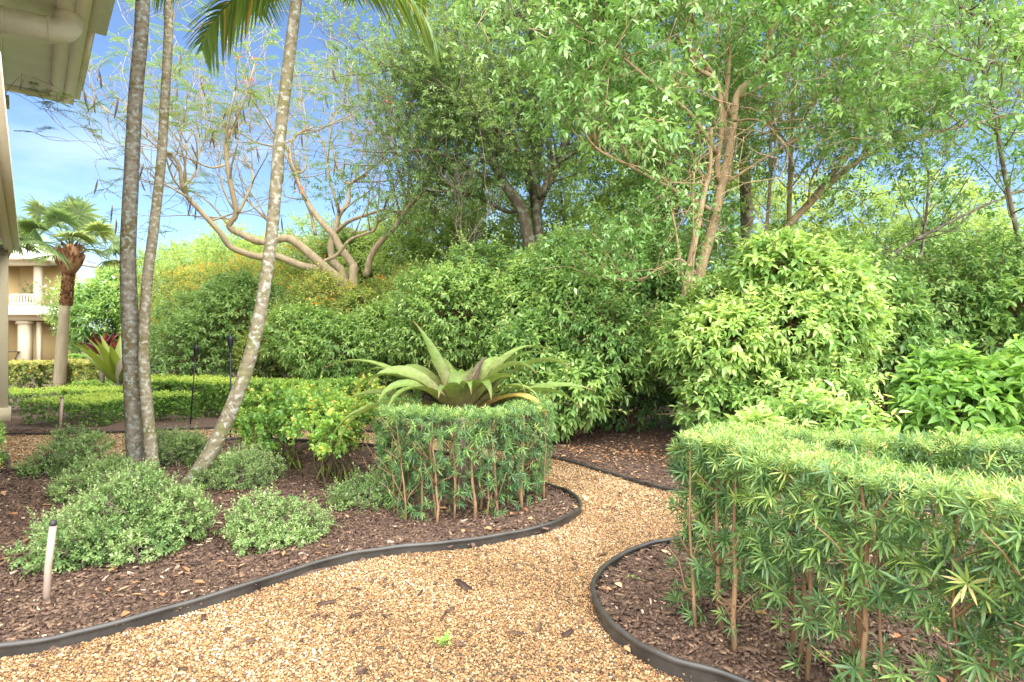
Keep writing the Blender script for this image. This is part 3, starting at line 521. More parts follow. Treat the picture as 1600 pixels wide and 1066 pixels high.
big_shrub('tall_shrub', 'pale green rounded shrub right of the tan tree trunk, behind the clipped hedges', 'shrub', (3.3, 7.5, 1.05), (1.3, .8, 1.4), 30, (.36, .6), 145, 7, .14, .11, .05, 'shrub', base=.62, nst=20, extra=[(2.5, 7.0, .7, .38), (3.1, 6.8, .8, .4), (3.7, 6.8, .9, .4), (2.6, 7.0, 1.5, .42), (3.3, 6.9, 1.65, .45)])
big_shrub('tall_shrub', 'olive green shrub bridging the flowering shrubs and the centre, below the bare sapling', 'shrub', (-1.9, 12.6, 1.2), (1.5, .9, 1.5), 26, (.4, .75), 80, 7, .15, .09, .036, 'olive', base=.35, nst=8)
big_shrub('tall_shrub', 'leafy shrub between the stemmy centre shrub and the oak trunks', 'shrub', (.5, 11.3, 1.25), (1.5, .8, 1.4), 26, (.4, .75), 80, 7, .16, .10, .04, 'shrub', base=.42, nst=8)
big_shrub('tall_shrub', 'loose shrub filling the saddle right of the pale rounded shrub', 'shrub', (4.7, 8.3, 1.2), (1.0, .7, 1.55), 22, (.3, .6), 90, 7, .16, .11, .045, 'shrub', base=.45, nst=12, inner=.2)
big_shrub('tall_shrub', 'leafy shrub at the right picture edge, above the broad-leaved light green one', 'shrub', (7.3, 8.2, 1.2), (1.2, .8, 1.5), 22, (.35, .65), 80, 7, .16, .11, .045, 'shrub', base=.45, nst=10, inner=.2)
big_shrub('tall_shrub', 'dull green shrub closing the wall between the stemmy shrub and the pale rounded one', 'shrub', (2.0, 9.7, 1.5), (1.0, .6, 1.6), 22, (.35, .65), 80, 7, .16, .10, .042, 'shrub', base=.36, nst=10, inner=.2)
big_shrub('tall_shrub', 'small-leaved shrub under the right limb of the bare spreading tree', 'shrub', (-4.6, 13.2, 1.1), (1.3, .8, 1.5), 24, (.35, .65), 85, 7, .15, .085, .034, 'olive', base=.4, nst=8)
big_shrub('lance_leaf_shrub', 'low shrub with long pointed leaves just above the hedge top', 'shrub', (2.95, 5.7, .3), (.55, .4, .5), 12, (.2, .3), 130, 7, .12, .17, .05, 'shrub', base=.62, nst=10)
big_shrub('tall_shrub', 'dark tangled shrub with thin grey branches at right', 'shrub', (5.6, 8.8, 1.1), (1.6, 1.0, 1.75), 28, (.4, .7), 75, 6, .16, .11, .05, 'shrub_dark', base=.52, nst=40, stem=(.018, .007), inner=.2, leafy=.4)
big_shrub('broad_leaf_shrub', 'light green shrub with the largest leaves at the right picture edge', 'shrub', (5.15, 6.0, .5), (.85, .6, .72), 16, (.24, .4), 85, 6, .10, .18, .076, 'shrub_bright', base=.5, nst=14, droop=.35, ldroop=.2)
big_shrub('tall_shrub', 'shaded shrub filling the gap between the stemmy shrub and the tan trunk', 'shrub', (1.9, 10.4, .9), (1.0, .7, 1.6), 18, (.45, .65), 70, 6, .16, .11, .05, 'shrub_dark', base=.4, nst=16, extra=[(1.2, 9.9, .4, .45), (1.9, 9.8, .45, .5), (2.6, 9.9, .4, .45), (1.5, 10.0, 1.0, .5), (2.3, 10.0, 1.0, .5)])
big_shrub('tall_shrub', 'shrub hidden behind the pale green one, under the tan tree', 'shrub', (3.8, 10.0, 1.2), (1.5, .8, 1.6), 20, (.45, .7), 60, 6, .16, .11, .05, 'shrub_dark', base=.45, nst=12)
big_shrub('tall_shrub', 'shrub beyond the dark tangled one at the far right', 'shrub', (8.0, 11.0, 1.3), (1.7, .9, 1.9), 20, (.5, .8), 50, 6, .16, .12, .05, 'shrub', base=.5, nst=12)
big_shrub('flowering_shrub', 'pink dotted plumeria shrub behind the fan palm trunk', 'shrub', (-14.9, 22.5, 1.3), (2.2, 1.4, 2.0), 26, (.6, .95), 34, 7, .2, .22, .07, 'shrub', base=.5, flowers=('pink', 140, .12))

# ------------------------------------------------------------------ trees
def grow(paths, tips, p, d, ln, r, lvl, up=.25, spread=.7, kids=(2, 3), seg=5, shrink=.72, wig=.12):
    pts = [p]; dd = d
    for k in range(seg):
        dd = unit(dd + rng.normal(0, wig, 3) + np.array([0, 0, up * .15])); pts.append(pts[-1] + dd * ln / seg)
    rr = np.linspace(r, r * .55, seg + 1); paths.append((np.array(pts), rr))
    if lvl == 0: tips.append((pts[-1], dd)); tips.append((pts[seg // 2], dd)); return
    for k in range(rng.integers(kids[0], kids[1] + 1)):
        i = seg if k == 0 else rng.integers(seg // 2, seg + 1); a = unit(dd + rng.normal(0, spread, 3) + np.array([0, 0, up]))
        grow(paths, tips, pts[i], a, ln * shrink * rng.uniform(.75, 1.2), rr[i] * (.85 if k == 0 else .62), lvl - 1, up, spread, kids, seg, shrink, wig)
def tree_wood(paths, name, mat, t, k=7, main=1):
    """the first main limbs as parts of their own, the finer branching as one part"""
    for p, r in paths[:main]:
        mb = MB(); mb.tube(p, r, k + 3, rng.random()); mb.build(name, M[mat], t, True)
    mb = MB()
    for p, r in paths[main:]: mb.tube(p, np.maximum(r, .0045), k if r[0] > .03 else 4, rng.random())
    if mb.v: tag(mb.build('branches', M[mat], t, True), kind='stuff')
def crown(tips, t, mat, rad, nsh, n, slen, Ln, Wd, base=.5, droop=.25, ang=1.0, simple=True, name='crown', bvar=.1, flat=.8):
    P = np.array([a for a, _ in tips]); D = np.array([b for _, b in tips]); i = np.repeat(np.arange(len(P)), np.clip(rng.lognormal(-.25, .8, len(P)) * nsh, 0, nsh * 4).astype(int)); m = len(i)
    Q = P[i] + rng.normal(0, rad, (m, 3)) * [1, 1, flat]; A = unit(D[i] * .6 + rdir(m) * .8 + (Q - P[i]) / rad * .3 + [0, 0, .1]); lb = rng.normal(0, bvar, len(P))
    mb = MB(); shoots(mb, Q, A, n, slen, Ln * rng.uniform(.8, 1.2, m), Wd, ang, droop, base + lb[i], .15, simple, .2, .1); return mb.build(name, M[mat], t)
def limb(px, d0, d1, r0, r1, n=5):
    q = np.array([W(a, b, d0 + (d1 - d0) * k / (len(px) - 1)) for k, (a, b) in enumerate(px)]); p = catmull(q, n); return p, np.linspace(r0, r1, len(p))
def sub(paths, tips, limbs, start, cnt, ln, r, lvl, **k):
    for p, rr in limbs:
        for _ in range(cnt):
            i = rng.integers(int(len(p) * start), len(p)); i = min(i, len(p) - 1); tg = unit(p[min(i + 1, len(p) - 1)] - p[max(i - 1, 0)])
            grow(paths, tips, p[i], unit(tg * .6 + rng.normal(0, .6, 3) + [0, 0, .35]), ln * rng.uniform(.6, 1.2), min(r, rr[i] * .6), lvl, **k)

# --- poinciana with bare spreading limbs
t = thing('poinciana_tree', 'wide tree with bare tan limbs, hanging pods and thin feathery leaves behind the leaning palm', 'tree', (-4.3, 14.2, 0))
d = 14.0
main = [limb([(545, 560), (542, 480), (538, 446), (510, 420), (482, 395), (454, 374), (434, 374), (406, 378), (381, 368), (358, 354), (369, 333), (361, 291), (355, 257), (353, 223), (361, 203)], d, d - 1.2, .12, .03),
        limb([(510, 420), (474, 416), (431, 400), (409, 402), (381, 395), (358, 384), (344, 364), (316, 333), (293, 308), (285, 291), (279, 257), (262, 237)], d - .2, d - 2, .085, .03),
        limb([(556, 540), (552, 431), (552, 415), (533, 389), (521, 367), (505, 350), (482, 319), (460, 271), (454, 246), (457, 218), (479, 201)], d, d + .4, .11, .025),
        limb([(540, 520), (538, 434), (521, 409), (517, 384), (524, 358), (530, 336), (544, 316), (547, 288), (572, 274)], d + .3, d + 1.6, .10, .035),
        limb([(572, 431), (581, 398), (600, 372), (617, 355), (631, 333), (648, 310)], d, d - .8, .075, .045)]
side = [limb([(285, 294), (305, 271), (310, 243), (324, 212)], d - 1.8, d - 1.6, .03, .012), limb([(372, 333), (386, 305), (395, 282), (392, 263), (378, 243)], d - .9, d - .6, .035, .012),
        limb([(420, 347), (398, 325), (367, 296), (335, 270)], d + .3, d + .5, .03, .01), limb([(434, 374), (422, 347), (398, 325), (372, 300)], d - .5, d + .1, .035, .012),
        limb([(493, 367), (485, 333), (471, 296), (462, 250)], d + .2, d + .6, .04, .02), limb([(530, 333), (516, 282), (505, 223), (485, 198)], d + .9, d + .5, .04, .012),
        limb([(547, 288), (533, 277), (516, 212), (519, 164)], d + 1.3, d + 1.5, .035, .012), limb([(524, 364), (544, 347), (572, 336), (600, 327)], d + .6, d - .3, .05, .03),
        limb([(505, 409), (527, 398), (547, 375), (572, 365), (586, 358), (591, 333)], d, d - .6, .045, .025), limb([(457, 218), (430, 228), (400, 222), (370, 205), (330, 190)], d + .4, d - .5, .03, .01),
        limb([(460, 271), (475, 266), (480, 240), (478, 190), (470, 140)], d + .3, d + .9, .03, .01), limb([(355, 257), (330, 262), (300, 250), (262, 237), (190, 215)], d - 1, d - 2.4, .025, .008),
        limb([(358, 354), (330, 320), (300, 300), (250, 290), (215, 282)], d - .8, d - 1.8, .02, .007), limb([(293, 308), (262, 290), (235, 275)], d - 1.8, d - 2.2, .025, .01)]
paths = main + side; tips = []; main = [(p, r * 1.1) for p, r in main]; side = [(p, r * 1.05) for p, r in side]; paths = main + side
sub(paths, tips, main, .6, 6, 1.5, .026, 3, up=.3, spread=.6); sub(paths, tips, side, .4, 6, 1.3, .018, 3, up=.28, spread=.65, kids=(2, 2))
tree_wood(paths, 'limb', 'poinbark', t, main=len(main) + len(side))
def feather(tips, count, ln, mat, t, name):
    mb = MB(); k = rng.integers(0, len(tips), count); P = np.array([tips[i][0] for i in k]); D = np.array([tips[i][1] for i in k]); az = rng.uniform(0, 6.28, count)
    A = unit(np.stack([np.cos(az), np.sin(az), rng.uniform(-.35, .35, count)], -1) + D * .4); m = 9
    tt = np.linspace(.15, 1, m); S = unit(np.cross(A, np.array([0, 0, 1.])))
    for sg in (-1, 1):
        B = P[:, None] + A[:, None] * (tt * ln)[None, :, None]; B[..., 2] -= (tt ** 2 * ln * .25)[None]
        Dd = unit(A[:, None] * .5 + S[:, None] * sg * np.ones((1, m, 1)) + rng.normal(0, .1, (count, m, 3))); N = np.broadcast_to(np.array([0, 0, 1.]), Dd.shape)
        mb.leaves(B.reshape(-1, 3), Dd.reshape(-1, 3), N.reshape(-1, 3), rng.uniform(.06, .1, count * m) * ln / .35, .020, np.repeat(np.clip(rng.normal(.5, .2, count), 0, 1), m), .05, .15, True)
    q = np.linspace(0, 1, 4)[None, :, None]; RP = P[:, None] + A[:, None] * q * ln; RP[..., 2] -= q[..., 0] ** 2 * ln * .25; mb.tubes(RP, .003, 3, .3)
    return mb.build(name, M[mat], t)
feather(tips, 1300, .36, 'fern', t, 'crown')
pod0 = None
for k in rng.integers(0, len(tips), 90):
    if pod0 is None:
        mb = MB(); q = np.linspace(0, 1, 6); mb.tube(np.stack([.05 * q * q, 0 * q, .02 - .40 * q], -1), [.006, .015, .019, .018, .014, .004], 5); pod0 = mb.build('seed_pod', M['pod'], t, True); c = pod0
    else: c = pod0.copy(); col.objects.link(c); c.parent = t
    w_ = Vector(tips[k][0] + [0, 0, -.02]); c.matrix_parent_inverse = t.matrix_basis.inverted(); c.location = w_; c.rotation_euler = (rng.normal(0, .15), rng.normal(0, .15), rng.uniform(0, 6.28)); c.scale = (1, 1, rng.uniform(.7, 1.15))
mb = MB(); P = np.array([W(a, b, 13.2) for a, b in ((607, 153), (600, 160), (612, 158), (398, 92), (372, 90), (385, 125), (395, 130), (560, 215), (550, 220), (470, 300), (575, 190), (604, 150))])
for _ in range(9): mb.leaves(P + rng.normal(0, .05, P.shape), rdir(len(P)), rdir(len(P)), .07, .04, rng.random(len(P)), .2, 0, True)
tag(mb.build('flowers', M['redflower'], t), kind='stuff')

# --- oak-like tree in the middle
t = thing('oak_tree', 'large small-leaved tree with twin dark trunks in the middle background', 'tree', (.4, 13.2, 0)); d = 13.0
main = [limb([(842, 560), (836, 440), (831, 396), (823, 360), (815, 328), (799, 302), (789, 289), (772, 255), (755, 220), (740, 180), (720, 120), (700, 60), (690, -20)], d, d - 1.0, .17, .05),
        limb([(846, 560), (846, 440), (844, 391), (841, 360), (839, 328), (849, 304), (862, 278), (872, 255), (885, 200), (890, 130), (900, 60), (905, -30)], d + .2, d + .8, .13, .04),
        limb([(843, 310), (841, 297), (828, 260), (812, 239), (791, 223), (773, 205), (758, 185), (735, 170)], d + .1, d - 1.5, .06, .025),
        limb([(847, 306), (857, 270), (860, 240), (842, 190), (835, 120), (820, 50), (810, -30)], d + .3, d + 1.5, .07, .03),
        limb([(789, 289), (770, 285), (735, 262), (700, 245), (665, 235), (630, 240), (600, 255)], d - .3, d - 1.8, .06, .02),
        limb([(815, 328), (790, 330), (750, 310), (715, 300), (680, 300), (640, 295)], d - .1, d + .8, .05, .02),
        limb([(740, 180), (700, 165), (660, 130), (625, 110), (590, 100)], d - .8, d - 1.5, .055, .02),
        limb([(720, 120), (760, 80), (780, 40), (800, 10)], d - .9, d - .3, .05, .025), limb([(872, 255), (905, 235), (935, 225), (965, 220)], d + .4, d - .5, .05, .02),
        limb([(885, 200), (915, 170), (945, 120), (960, 70)], d + .5, d + .2, .05, .02)]
paths = list(main); tips = []; nm = len(main); sub(paths, tips, main, .42, 14, 1.3, .03, 2, up=.18, spread=.7, kids=(2, 3))
tree_wood(paths, 'trunk', 'oakbark', t, main=nm); tips = [a for a in tips if not (-.7 < a[0][0] < 1.5 and a[0][1] < 13.2 and a[0][2] < 4.6) and (a[0][0] > -2.4 or rng.random() < .3)]; crown(tips, t, 'oak', .3, 14, 7, .12, .08, .036, .55, .25)

# --- tan multi-stem tree with large compound leaves, right of centre
t = thing('tan_trunk_tree', 'tall tree with forked tan trunk and large pale compound leaves right of centre', 'tree', (2.6, 8.9, 0)); d = 8.9
main = [limb([(1072, 720), (1080, 520), (1094, 425), (1113, 358), (1128, 286), (1139, 241), (1146, 189), (1150, 155), (1161, 136), (1180, 121), (1200, 80), (1210, 0), (1215, -80)], d, d + .3, .095, .03),
        limb([(1127, 290), (1120, 264), (1127, 200), (1120, 130), (1085, 100), (1070, 30), (1060, -60)], d + .1, d - .8, .05, .02),
        limb([(1130, 290), (1139, 265), (1132, 190), (1140, 90), (1142, 0), (1150, -90)], d + .1, d + .8, .05, .025), limb([(1113, 330), (1080, 310), (1030, 285), (985, 260), (930, 230), (900, 180)], d, d - 1.5, .035, .012),
        limb([(1120, 240), (1080, 180), (1020, 130), (960, 80), (900, 40)], d - .2, d - 1.4, .035, .012), limb([(1145, 190), (1110, 110), (1040, 40), (980, -20)], d + .2, d - 1.2, .035, .012),
        limb([(1139, 283), (1210, 238), (1285, 196), (1338, 170), (1398, 144)], d, d - .4, .025, .010), limb([(1150, 155), (1200, 130), (1260, 70), (1310, 30)], d + .2, d - 1, .03, .012), limb([(1146, 189), (1190, 190), (1230, 230)], d, d - 1, .02, .01)]
paths = list(main); tips = []; nm = len(main); sub(paths, tips, main[:1], .72, 12, .85, .016, 2, up=.08, spread=.75, kids=(2, 2)); sub(paths, tips, main[1:], .55, 13, .85, .016, 2, up=.08, spread=.75, kids=(2, 2))
tree_wood(paths, 'trunk', 'tanbark', t, main=nm); tips = [a for a in tips if not (1.9 < a[0][0] < 4.4 and a[0][2] < 4.6 + rng.random() * 1.0 and a[0][1] < 9.5)]; crown(tips, t, 'tree', .2, 6, 7, .17, .115, .048, .55, .35, 1.05, False)
# --- slim pale stems below it
t = thing('slim_stem_tree', 'clump of slim tan stems left of the forked tan trunk', 'tree', (2.45, 8.2, 0)); d = 8.2
main = [limb([(1075, 700), (1074, 600), (1073, 500), (1071, 455), (1086, 373), (1101, 298), (1109, 268), (1112, 200)], d, d + .4, .085, .022), limb([(1074, 480), (1062, 400), (1052, 340), (1040, 300), (1032, 250)], d, d + .3, .022, .009),
        limb([(1078, 460), (1084, 400), (1083, 330), (1085, 270)], d, d - .3, .02, .009), limb([(1060, 440), (1058, 370), (1050, 320)], d + .5, d + .6, .012, .008), limb([(1086, 425), (1060, 405), (1030, 420), (1000, 438)], d, d - .4, .018, .008)]
paths = list(main); tips = []; nm = len(main); sub(paths, tips, main, .6, 10, .7, .01, 2, up=.15, spread=.7, kids=(2, 2)); tree_wood(paths, 'trunk', 'tanbark', t, main=nm); tips = [a for a in tips if a[0][0] < 2.3 or a[0][1] > 8.6]; crown(tips, t, 'tree', .2, 5, 7, .15, .095, .04, .5, .3)
# --- slanting tree at right
t = thing('slanting_tree', 'tree with long trunks slanting to the upper right and sparse small leaves', 'tree', (4.0, 9.6, 0)); d = 9.6
main = [limb([(1150, 640), (1165, 430), (1176, 399), (1240, 343), (1311, 260), (1345, 215), (1400, 150), (1440, 90)], d, d + .8, .075, .02), limb([(1185, 620), (1188, 430), (1195, 395), (1263, 320), (1338, 253), (1398, 226), (1470, 205), (1540, 190), (1620, 175)], d, d + .6, .075, .02),
        limb([(1338, 253), (1360, 225), (1390, 165), (1400, 110), (1420, 40), (1440, -30)], d + .4, d + 1, .03, .01), limb([(1263, 320), (1268, 280), (1290, 240)], d, d - .3, .02, .01), limb([(1311, 260), (1330, 180), (1335, 100), (1345, 20)], d + .5, d, .028, .01),
        limb([(1470, 205), (1500, 140), (1540, 90), (1590, 50)], d + .5, d, .022, .008), limb([(1540, 190), (1570, 160), (1640, 140)], d + .5, d - .5, .02, .008)]
paths = list(main); tips = []; nm = len(main); sub(paths, tips, main, .45, 11, 1.0, .014, 2, up=.05, spread=.7, kids=(2, 3)); tree_wood(paths, 'trunk', 'tanbark', t, main=nm); crown(tips, t, 'oak', .25, 5, 6, .13, .085, .038, .58, .2)
# --- slender upright trees and the dark shrubby tree at far right
t = thing('slender_tree', 'slender straight-stemmed tree standing behind the slanting trunks', 'tree', (4.7, 10.6, 0)); d = 10.6
main = [limb([(1233, 600), (1232, 420), (1233, 339), (1236, 230), (1240, 136), (1243, 40), (1240, -60)], d, d, .055, .02), limb([(1192, 600), (1194, 420), (1195, 391), (1203, 290), (1204, 223), (1212, 130), (1225, 40)], d - .3, d, .042, .018)]
paths = list(main); tips = []; nm = len(main); sub(paths, tips, main, .4, 16, 1.1, .014, 2, up=.1, spread=.7, kids=(2, 3)); tree_wood(paths, 'trunk', 'tanbark', t, main=nm); tips = [a for a in tips if a[0][1] > 10.2 or a[0][2] > 5]; crown(tips, t, 'tree', .22, 4, 7, .15, .085, .038, .5, .25)
t = thing('dark_branch_tree', 'dark-branched tree at the right edge with leafy boughs reaching across the sky', 'tree', (6.0, 9.0, 0)); d = 9.0
main = [limb([(1392, 600), (1394, 520), (1388, 440), (1395, 400), (1440, 370), (1520, 330), (1590, 300), (1680, 270)], d, d - .5, .04, .012), limb([(1390, 480), (1400, 455), (1432, 420), (1440, 395), (1450, 300), (1445, 255), (1400, 215)], d - .2, d, .03, .010),
        limb([(1580, 600), (1590, 420), (1592, 380), (1575, 300), (1560, 220), (1540, 120), (1500, 40)], d - .8, d - 1.6, .04, .015), limb([(1680, 560), (1670, 350), (1640, 200), (1600, 110), (1560, 50), (1500, 10)], d - 1, d - 2.6, .05, .015), limb([(1640, 200), (1580, 180), (1520, 195), (1470, 205)], d - 1.5, d - 2.2, .02, .008), limb([(1600, 110), (1560, 100), (1500, 90), (1450, 60)], d - 2.0, d - 2.6, .02, .008)]
paths = list(main); tips = []; nm = len(main); sub(paths, tips, main, .4, 13, .85, .012, 2, up=.1, spread=.7, kids=(2, 2)); tree_wood(paths, 'trunk', 'oakbark', t, main=nm); crown(tips, t, 'tree', .2, 4, 7, .14, .095, .042, .48, .25)

# --- bare grey sapling in the middle
t = thing('bare_sapling', 'leafless grey sapling sticking out of the shrubs left of the oak', 'tree', (-.95, 11.0, 0)); d = 11
main = [limb([(712, 560), (706, 450), (724, 397), (735, 370), (772, 318)], d, d, .022, .006), limb([(724, 397), (720, 340), (728, 290)], d, d + .2, .012, .004), limb([(726, 395), (712, 350), (722, 310), (700, 280)], d, d - .2, .012, .004)]
paths = list(main); tips = []; nm = len(main); sub(paths, tips, main, .4, 9, .45, .005, 1, up=.3, spread=.5); tree_wood(paths, 'stem', 'twig', t, main=nm)

# --- background trees
def back_tree(label, x, y, h, rx, nl, lr, base, mat='farleaf', dens=14, Ln=.20, Wd=.085, trunk=.16, z0=None, name='background_tree'):
    t = thing(name, label, 'tree', (x, y, 0), 'trees in the background'); zc = h * .55 if z0 is None else z0
    d = rdir(nl); P = np.array([x, y, zc]) + d * rng.uniform(.45, 1, (nl, 1)) * [rx, rx * .7, h - zc - lr[1] * .6]; r = rng.uniform(*lr, nl)
    Q, A, i = lump_shoots(P, r, dens, inner=.2, zlo=.3); lb = rng.normal(0, .12, nl); mb = MB(); shoots(mb, Q, unit(A + rng.normal(0, .3, A.shape)), 7, .3, Ln, Wd, 1.05, .25, base + lb[i], .14, True); mb.build('crown', M[mat], t)
    paths = [(catmull([(x, y, 0), (x + .1, y, zc * .5), (x - .05, y, zc), (x, y, zc * 1.3)], 4), np.linspace(trunk, trunk * .5, 13))]
    for k in range(min(nl, 12)): paths.append((catmull([(x, y, zc * rng.uniform(.6, 1)), (P[k] + [x, y, zc]) / 2 + rng.normal(0, .15, 3), P[k]], 4), np.linspace(trunk * .5, trunk * .12, 9)))
    tree_wood(paths, 'trunk', 'oakbark', t, 6); return t
back_tree('bright yellow-green tree behind the poinciana limbs on the left', -10.5, 21, 5.2, 3.2, 32, (.7, 1.1), .48, dens=22, Ln=.16, Wd=.06)
back_tree('pale grey-green tree right of the fan palm, far beyond the hedges', -17.5, 31, 6.6, 3.6, 24, (.9, 1.4), .42, 'silver', 9, .26, .10)
back_tree('dark green tree in the gap beside the far house', -22.5, 38, 5.5, 3.2, 20, (.9, 1.4), .4, 'farleaf', 8, .28, .11)
back_tree('tall wispy tree behind the two upright palm trunks', -13.6, 27, 7.2, 2.4, 26, (.6, .9), .5, 'farleaf', 18)
back_tree('leafy green tree behind the dark tangled shrub at right', 10.5, 15.0, 5.8, 2.8, 36, (.6, 1.0), .45, 'farleaf', 22, .14, .06)
back_tree('bright green tree behind the left half of the poinciana', -6.2, 20, 6.3, 2.8, 32, (.7, 1.1), .52, dens=20, Ln=.16, Wd=.06)
back_tree('round green tree seen through the poinciana fork', -3.2, 19, 6.9, 2.9, 34, (.7, 1.1), .55, dens=24, Ln=.16, Wd=.065)
back_tree('dark tree mass between the poinciana and the oak trunks', -1.2, 17.0, 7.2, 2.4, 36, (.6, 1.0), .36, 'farleaf', 28, .14, .055)
back_tree('green tree filling in behind the twin oak trunks', 1.9, 17.5, 7.6, 2.8, 34, (.7, 1.0), .45, dens=24, Ln=.15, Wd=.06)
back_tree('tall leafy tree behind the forked tan trunk', 3.6, 13.5, 8.5, 2.2, 34, (.6, .95), .45, 'farleaf', 20, .15, .06, z0=4.5)
back_tree('green tree behind the slanting trunks at right', 7.2, 16.0, 6.6, 2.9, 40, (.6, 1.0), .45, 'farleaf', 24, .14, .06)
back_tree('yellow-green tree at the far right edge, low behind the shrubs', 13.0, 19.0, 6.0, 3.4, 34, (.8, 1.1), .5)
back_tree('leafy crown high above the right half of the scene', 5.0, 12.5, 10.0, 2.2, 26, (.4, .8), .4, 'tree', 16, .13, .055, z0=7.4)
back_tree('tree overtopping the oak at the upper middle', .6, 15.5, 11.0, 3.0, 36, (.6, 1.0), .4, 'oak', 24, .11, .05, z0=8.0)

back_tree('yellow-green leafy tree low behind the left limbs of the poinciana', -8.6, 18.8, 5.0, 2.4, 30, (.6, 1.0), .5, dens=24, Ln=.15, Wd=.06)
back_tree('light green tree low behind the right limbs of the poinciana', -4.6, 16.6, 5.0, 2.0, 30, (.5, .9), .5, dens=28, Ln=.14, Wd=.055)
# ------------------------------------------------------------------ palms
def trunk_mesh(px, d0, d1, r0, r1, mat, t, flare=1.25):
    p, _ = limb(px, d0, d1, 1, 1, 9); s = np.linspace(0, 1, len(p)); r = r0 + (r1 - r0) * s; r = r * (1 + (flare - 1) * np.exp(-s * 18)) * (1 + .03 * np.sin(s * 9) + rng.normal(0, .008, len(p)))
    p[0][2] = -.05; m = MB(); m.tube(p, r, 16); m.build('trunk', M[mat], t, True); return p
def frond(t, base, az, ln, el, curl, wl=.42):
    a = R(az); h = np.array([math.sin(a), math.cos(a), 0]); m = 30; s = np.linspace(0, 1, m); e = R(el) - R(curl) * s ** 1.4
    Tn = h * np.cos(e)[:, None] + np.array([0, 0, 1.]) * np.sin(e)[:, None]; P = np.asarray(base) + np.cumsum(np.vstack([np.zeros(3), Tn[:-1] * ln / (m - 1)]), 0)
    b = MB(); b.tube(P, np.linspace(.018, .004, m), 5, .6); side = np.array([h[1], -h[0], 0]); k = np.arange(4, m)
    for sg in (-1, 1):
        for off in (0, .5):
            B = P[k - 1] * (1 - off) + P[k] * off; n = len(k); l = wl * (np.sin(np.pi * (.12 + .86 * (k - 4) / (m - 5))) ** .6 + .1) * rng.uniform(.9, 1.1, n)
            q = np.linspace(0, 1, 6)[None, :, None]; D = unit(side * sg + Tn[k] * .75 + rng.normal(0, .06, (n, 3)) + [0, 0, .15])
            L3 = B[:, None] + D[:, None] * q * l[:, None, None]; L3[..., 2] -= (q[..., 0] ** 1.7) * l[:, None] * .62
            w = np.array([.5, .95, 1, .85, .5, .05])[None, :, None] * .019; wv = np.broadcast_to(unit(Tn[k] + [0, 0, .25])[:, None], L3.shape) * w
            b.strips(L3, wv, np.clip(rng.normal(.55, .2, n), 0, 1), .006, np.broadcast_to(np.array([0, 0, 1.]), L3.shape))
    b.build('frond', M['frond'], t)
def palm_crown(t, top, specs, up=.55):
    top = np.asarray(top); p = np.array([top + [0, 0, -.1], top + [0, 0, .35], top + [0, 0, .8]]); m = MB(); m.tube(p, [.07, .075, .03], 12); m.build('crownshaft', M['sabal'], t, True)
    for s in specs: frond(t, top + np.array([0, 0, up]), *s)
t = thing('slender_palm', 'taller grey palm trunk crusted with lichen, left of the pair', 'palm', (*G(215, 740), 0), 'slender palms in the left bed')
p = trunk_mesh([(215, 742), (207, 600), (203, 500), (200, 400), (205, 280), (212, 150), (220, 60), (223, 0), (228, -150), (235, -330)], 6.5, 6.7, .088, .064, 'palm_a', t, 1.2)
palm_crown(t, p[-1], [(k * 45 + 20, 1.9, 60, 100) for k in range(8)])
t = thing('slender_palm', 'thinner pale palm trunk, right of the close pair', 'palm', (*G(238, 745), 0), 'slender palms in the left bed')
p = trunk_mesh([(240, 748), (230, 640), (225, 560), (229, 450), (240, 360), (252, 250), (258, 150), (263, 60), (264, 0), (268, -160), (275, -280)], 6.35, 6.9, .058, .044, 'palm_b', t, 1.35)
palm_crown(t, p[-1], [(k * 51 + 5, 1.8, 60, 100) for k in range(7)])
t = thing('slender_palm', 'leaning palm trunk bending up to the right, with drooping fronds at the top', 'palm', (*G(290, 766), 0), 'slender palms in the left bed')
p = trunk_mesh([(290, 766), (330, 705), (365, 630), (390, 560), (410, 470), (425, 360), (437, 220), (452, 90), (462, 10), (466, -22)], 5.8, 5.9, .074, .05, 'palm_c', t, 1.15)
palm_crown(t, p[-1], [(88, 1.85, 8, 95), (-92, 1.35, -12, 70), (-115, 1.6, 20, 105), (150, 1.6, 40, 105), (-150, 1.6, 45, 100), (55, 1.7, 45, 100), (10, 1.7, 60, 95), (-40, 1.7, 50, 105), (112, 1.7, 45, 100)], .12)

def fan_leaf(b, base, dirv, pet, rad, roll, r):
    dirv = unit(np.asarray(dirv)); tipp = np.asarray(base) + dirv * pet; tipp = tipp - np.array([0, 0, .10 * pet])
    b.tube([base, (np.asarray(base) + tipp) / 2 + [0, 0, .06 * pet], tipp], [.018, .014, .010], 4, r)
    s = unit(np.cross(dirv, [0, 0, 1])); s = unit(s + np.array([0, 0, roll])); u = np.cross(s, dirv); n = 34; th = np.linspace(-2.0, 2.0, n)
    D = dirv * np.cos(th)[:, None] + s * np.sin(th)[:, None]; D = unit(D + u * .12 - np.abs(th)[:, None] * .05 * u)
    q = np.linspace(0, 1, 6)[None, :, None]; ln = rad * (1 - .18 * np.abs(th) / 2) * rng.uniform(.92, 1.06, n)
    P = tipp + D[:, None] * q * ln[:, None, None]; P[..., 2] -= (q[..., 0] ** 2.4) * ln[:, None] * rng.uniform(.18, .5, n)[:, None]
    w = np.array([.02, .55, .9, .8, .4, .04])[None, :, None] * rad * .058
    sd = unit(np.cross(D, u))[:, None] * w; b.strips(P, np.broadcast_to(sd, P.shape), np.clip(r + rng.normal(0, .12, n), 0, 1), rad * .012, np.broadcast_to(u, P.shape))
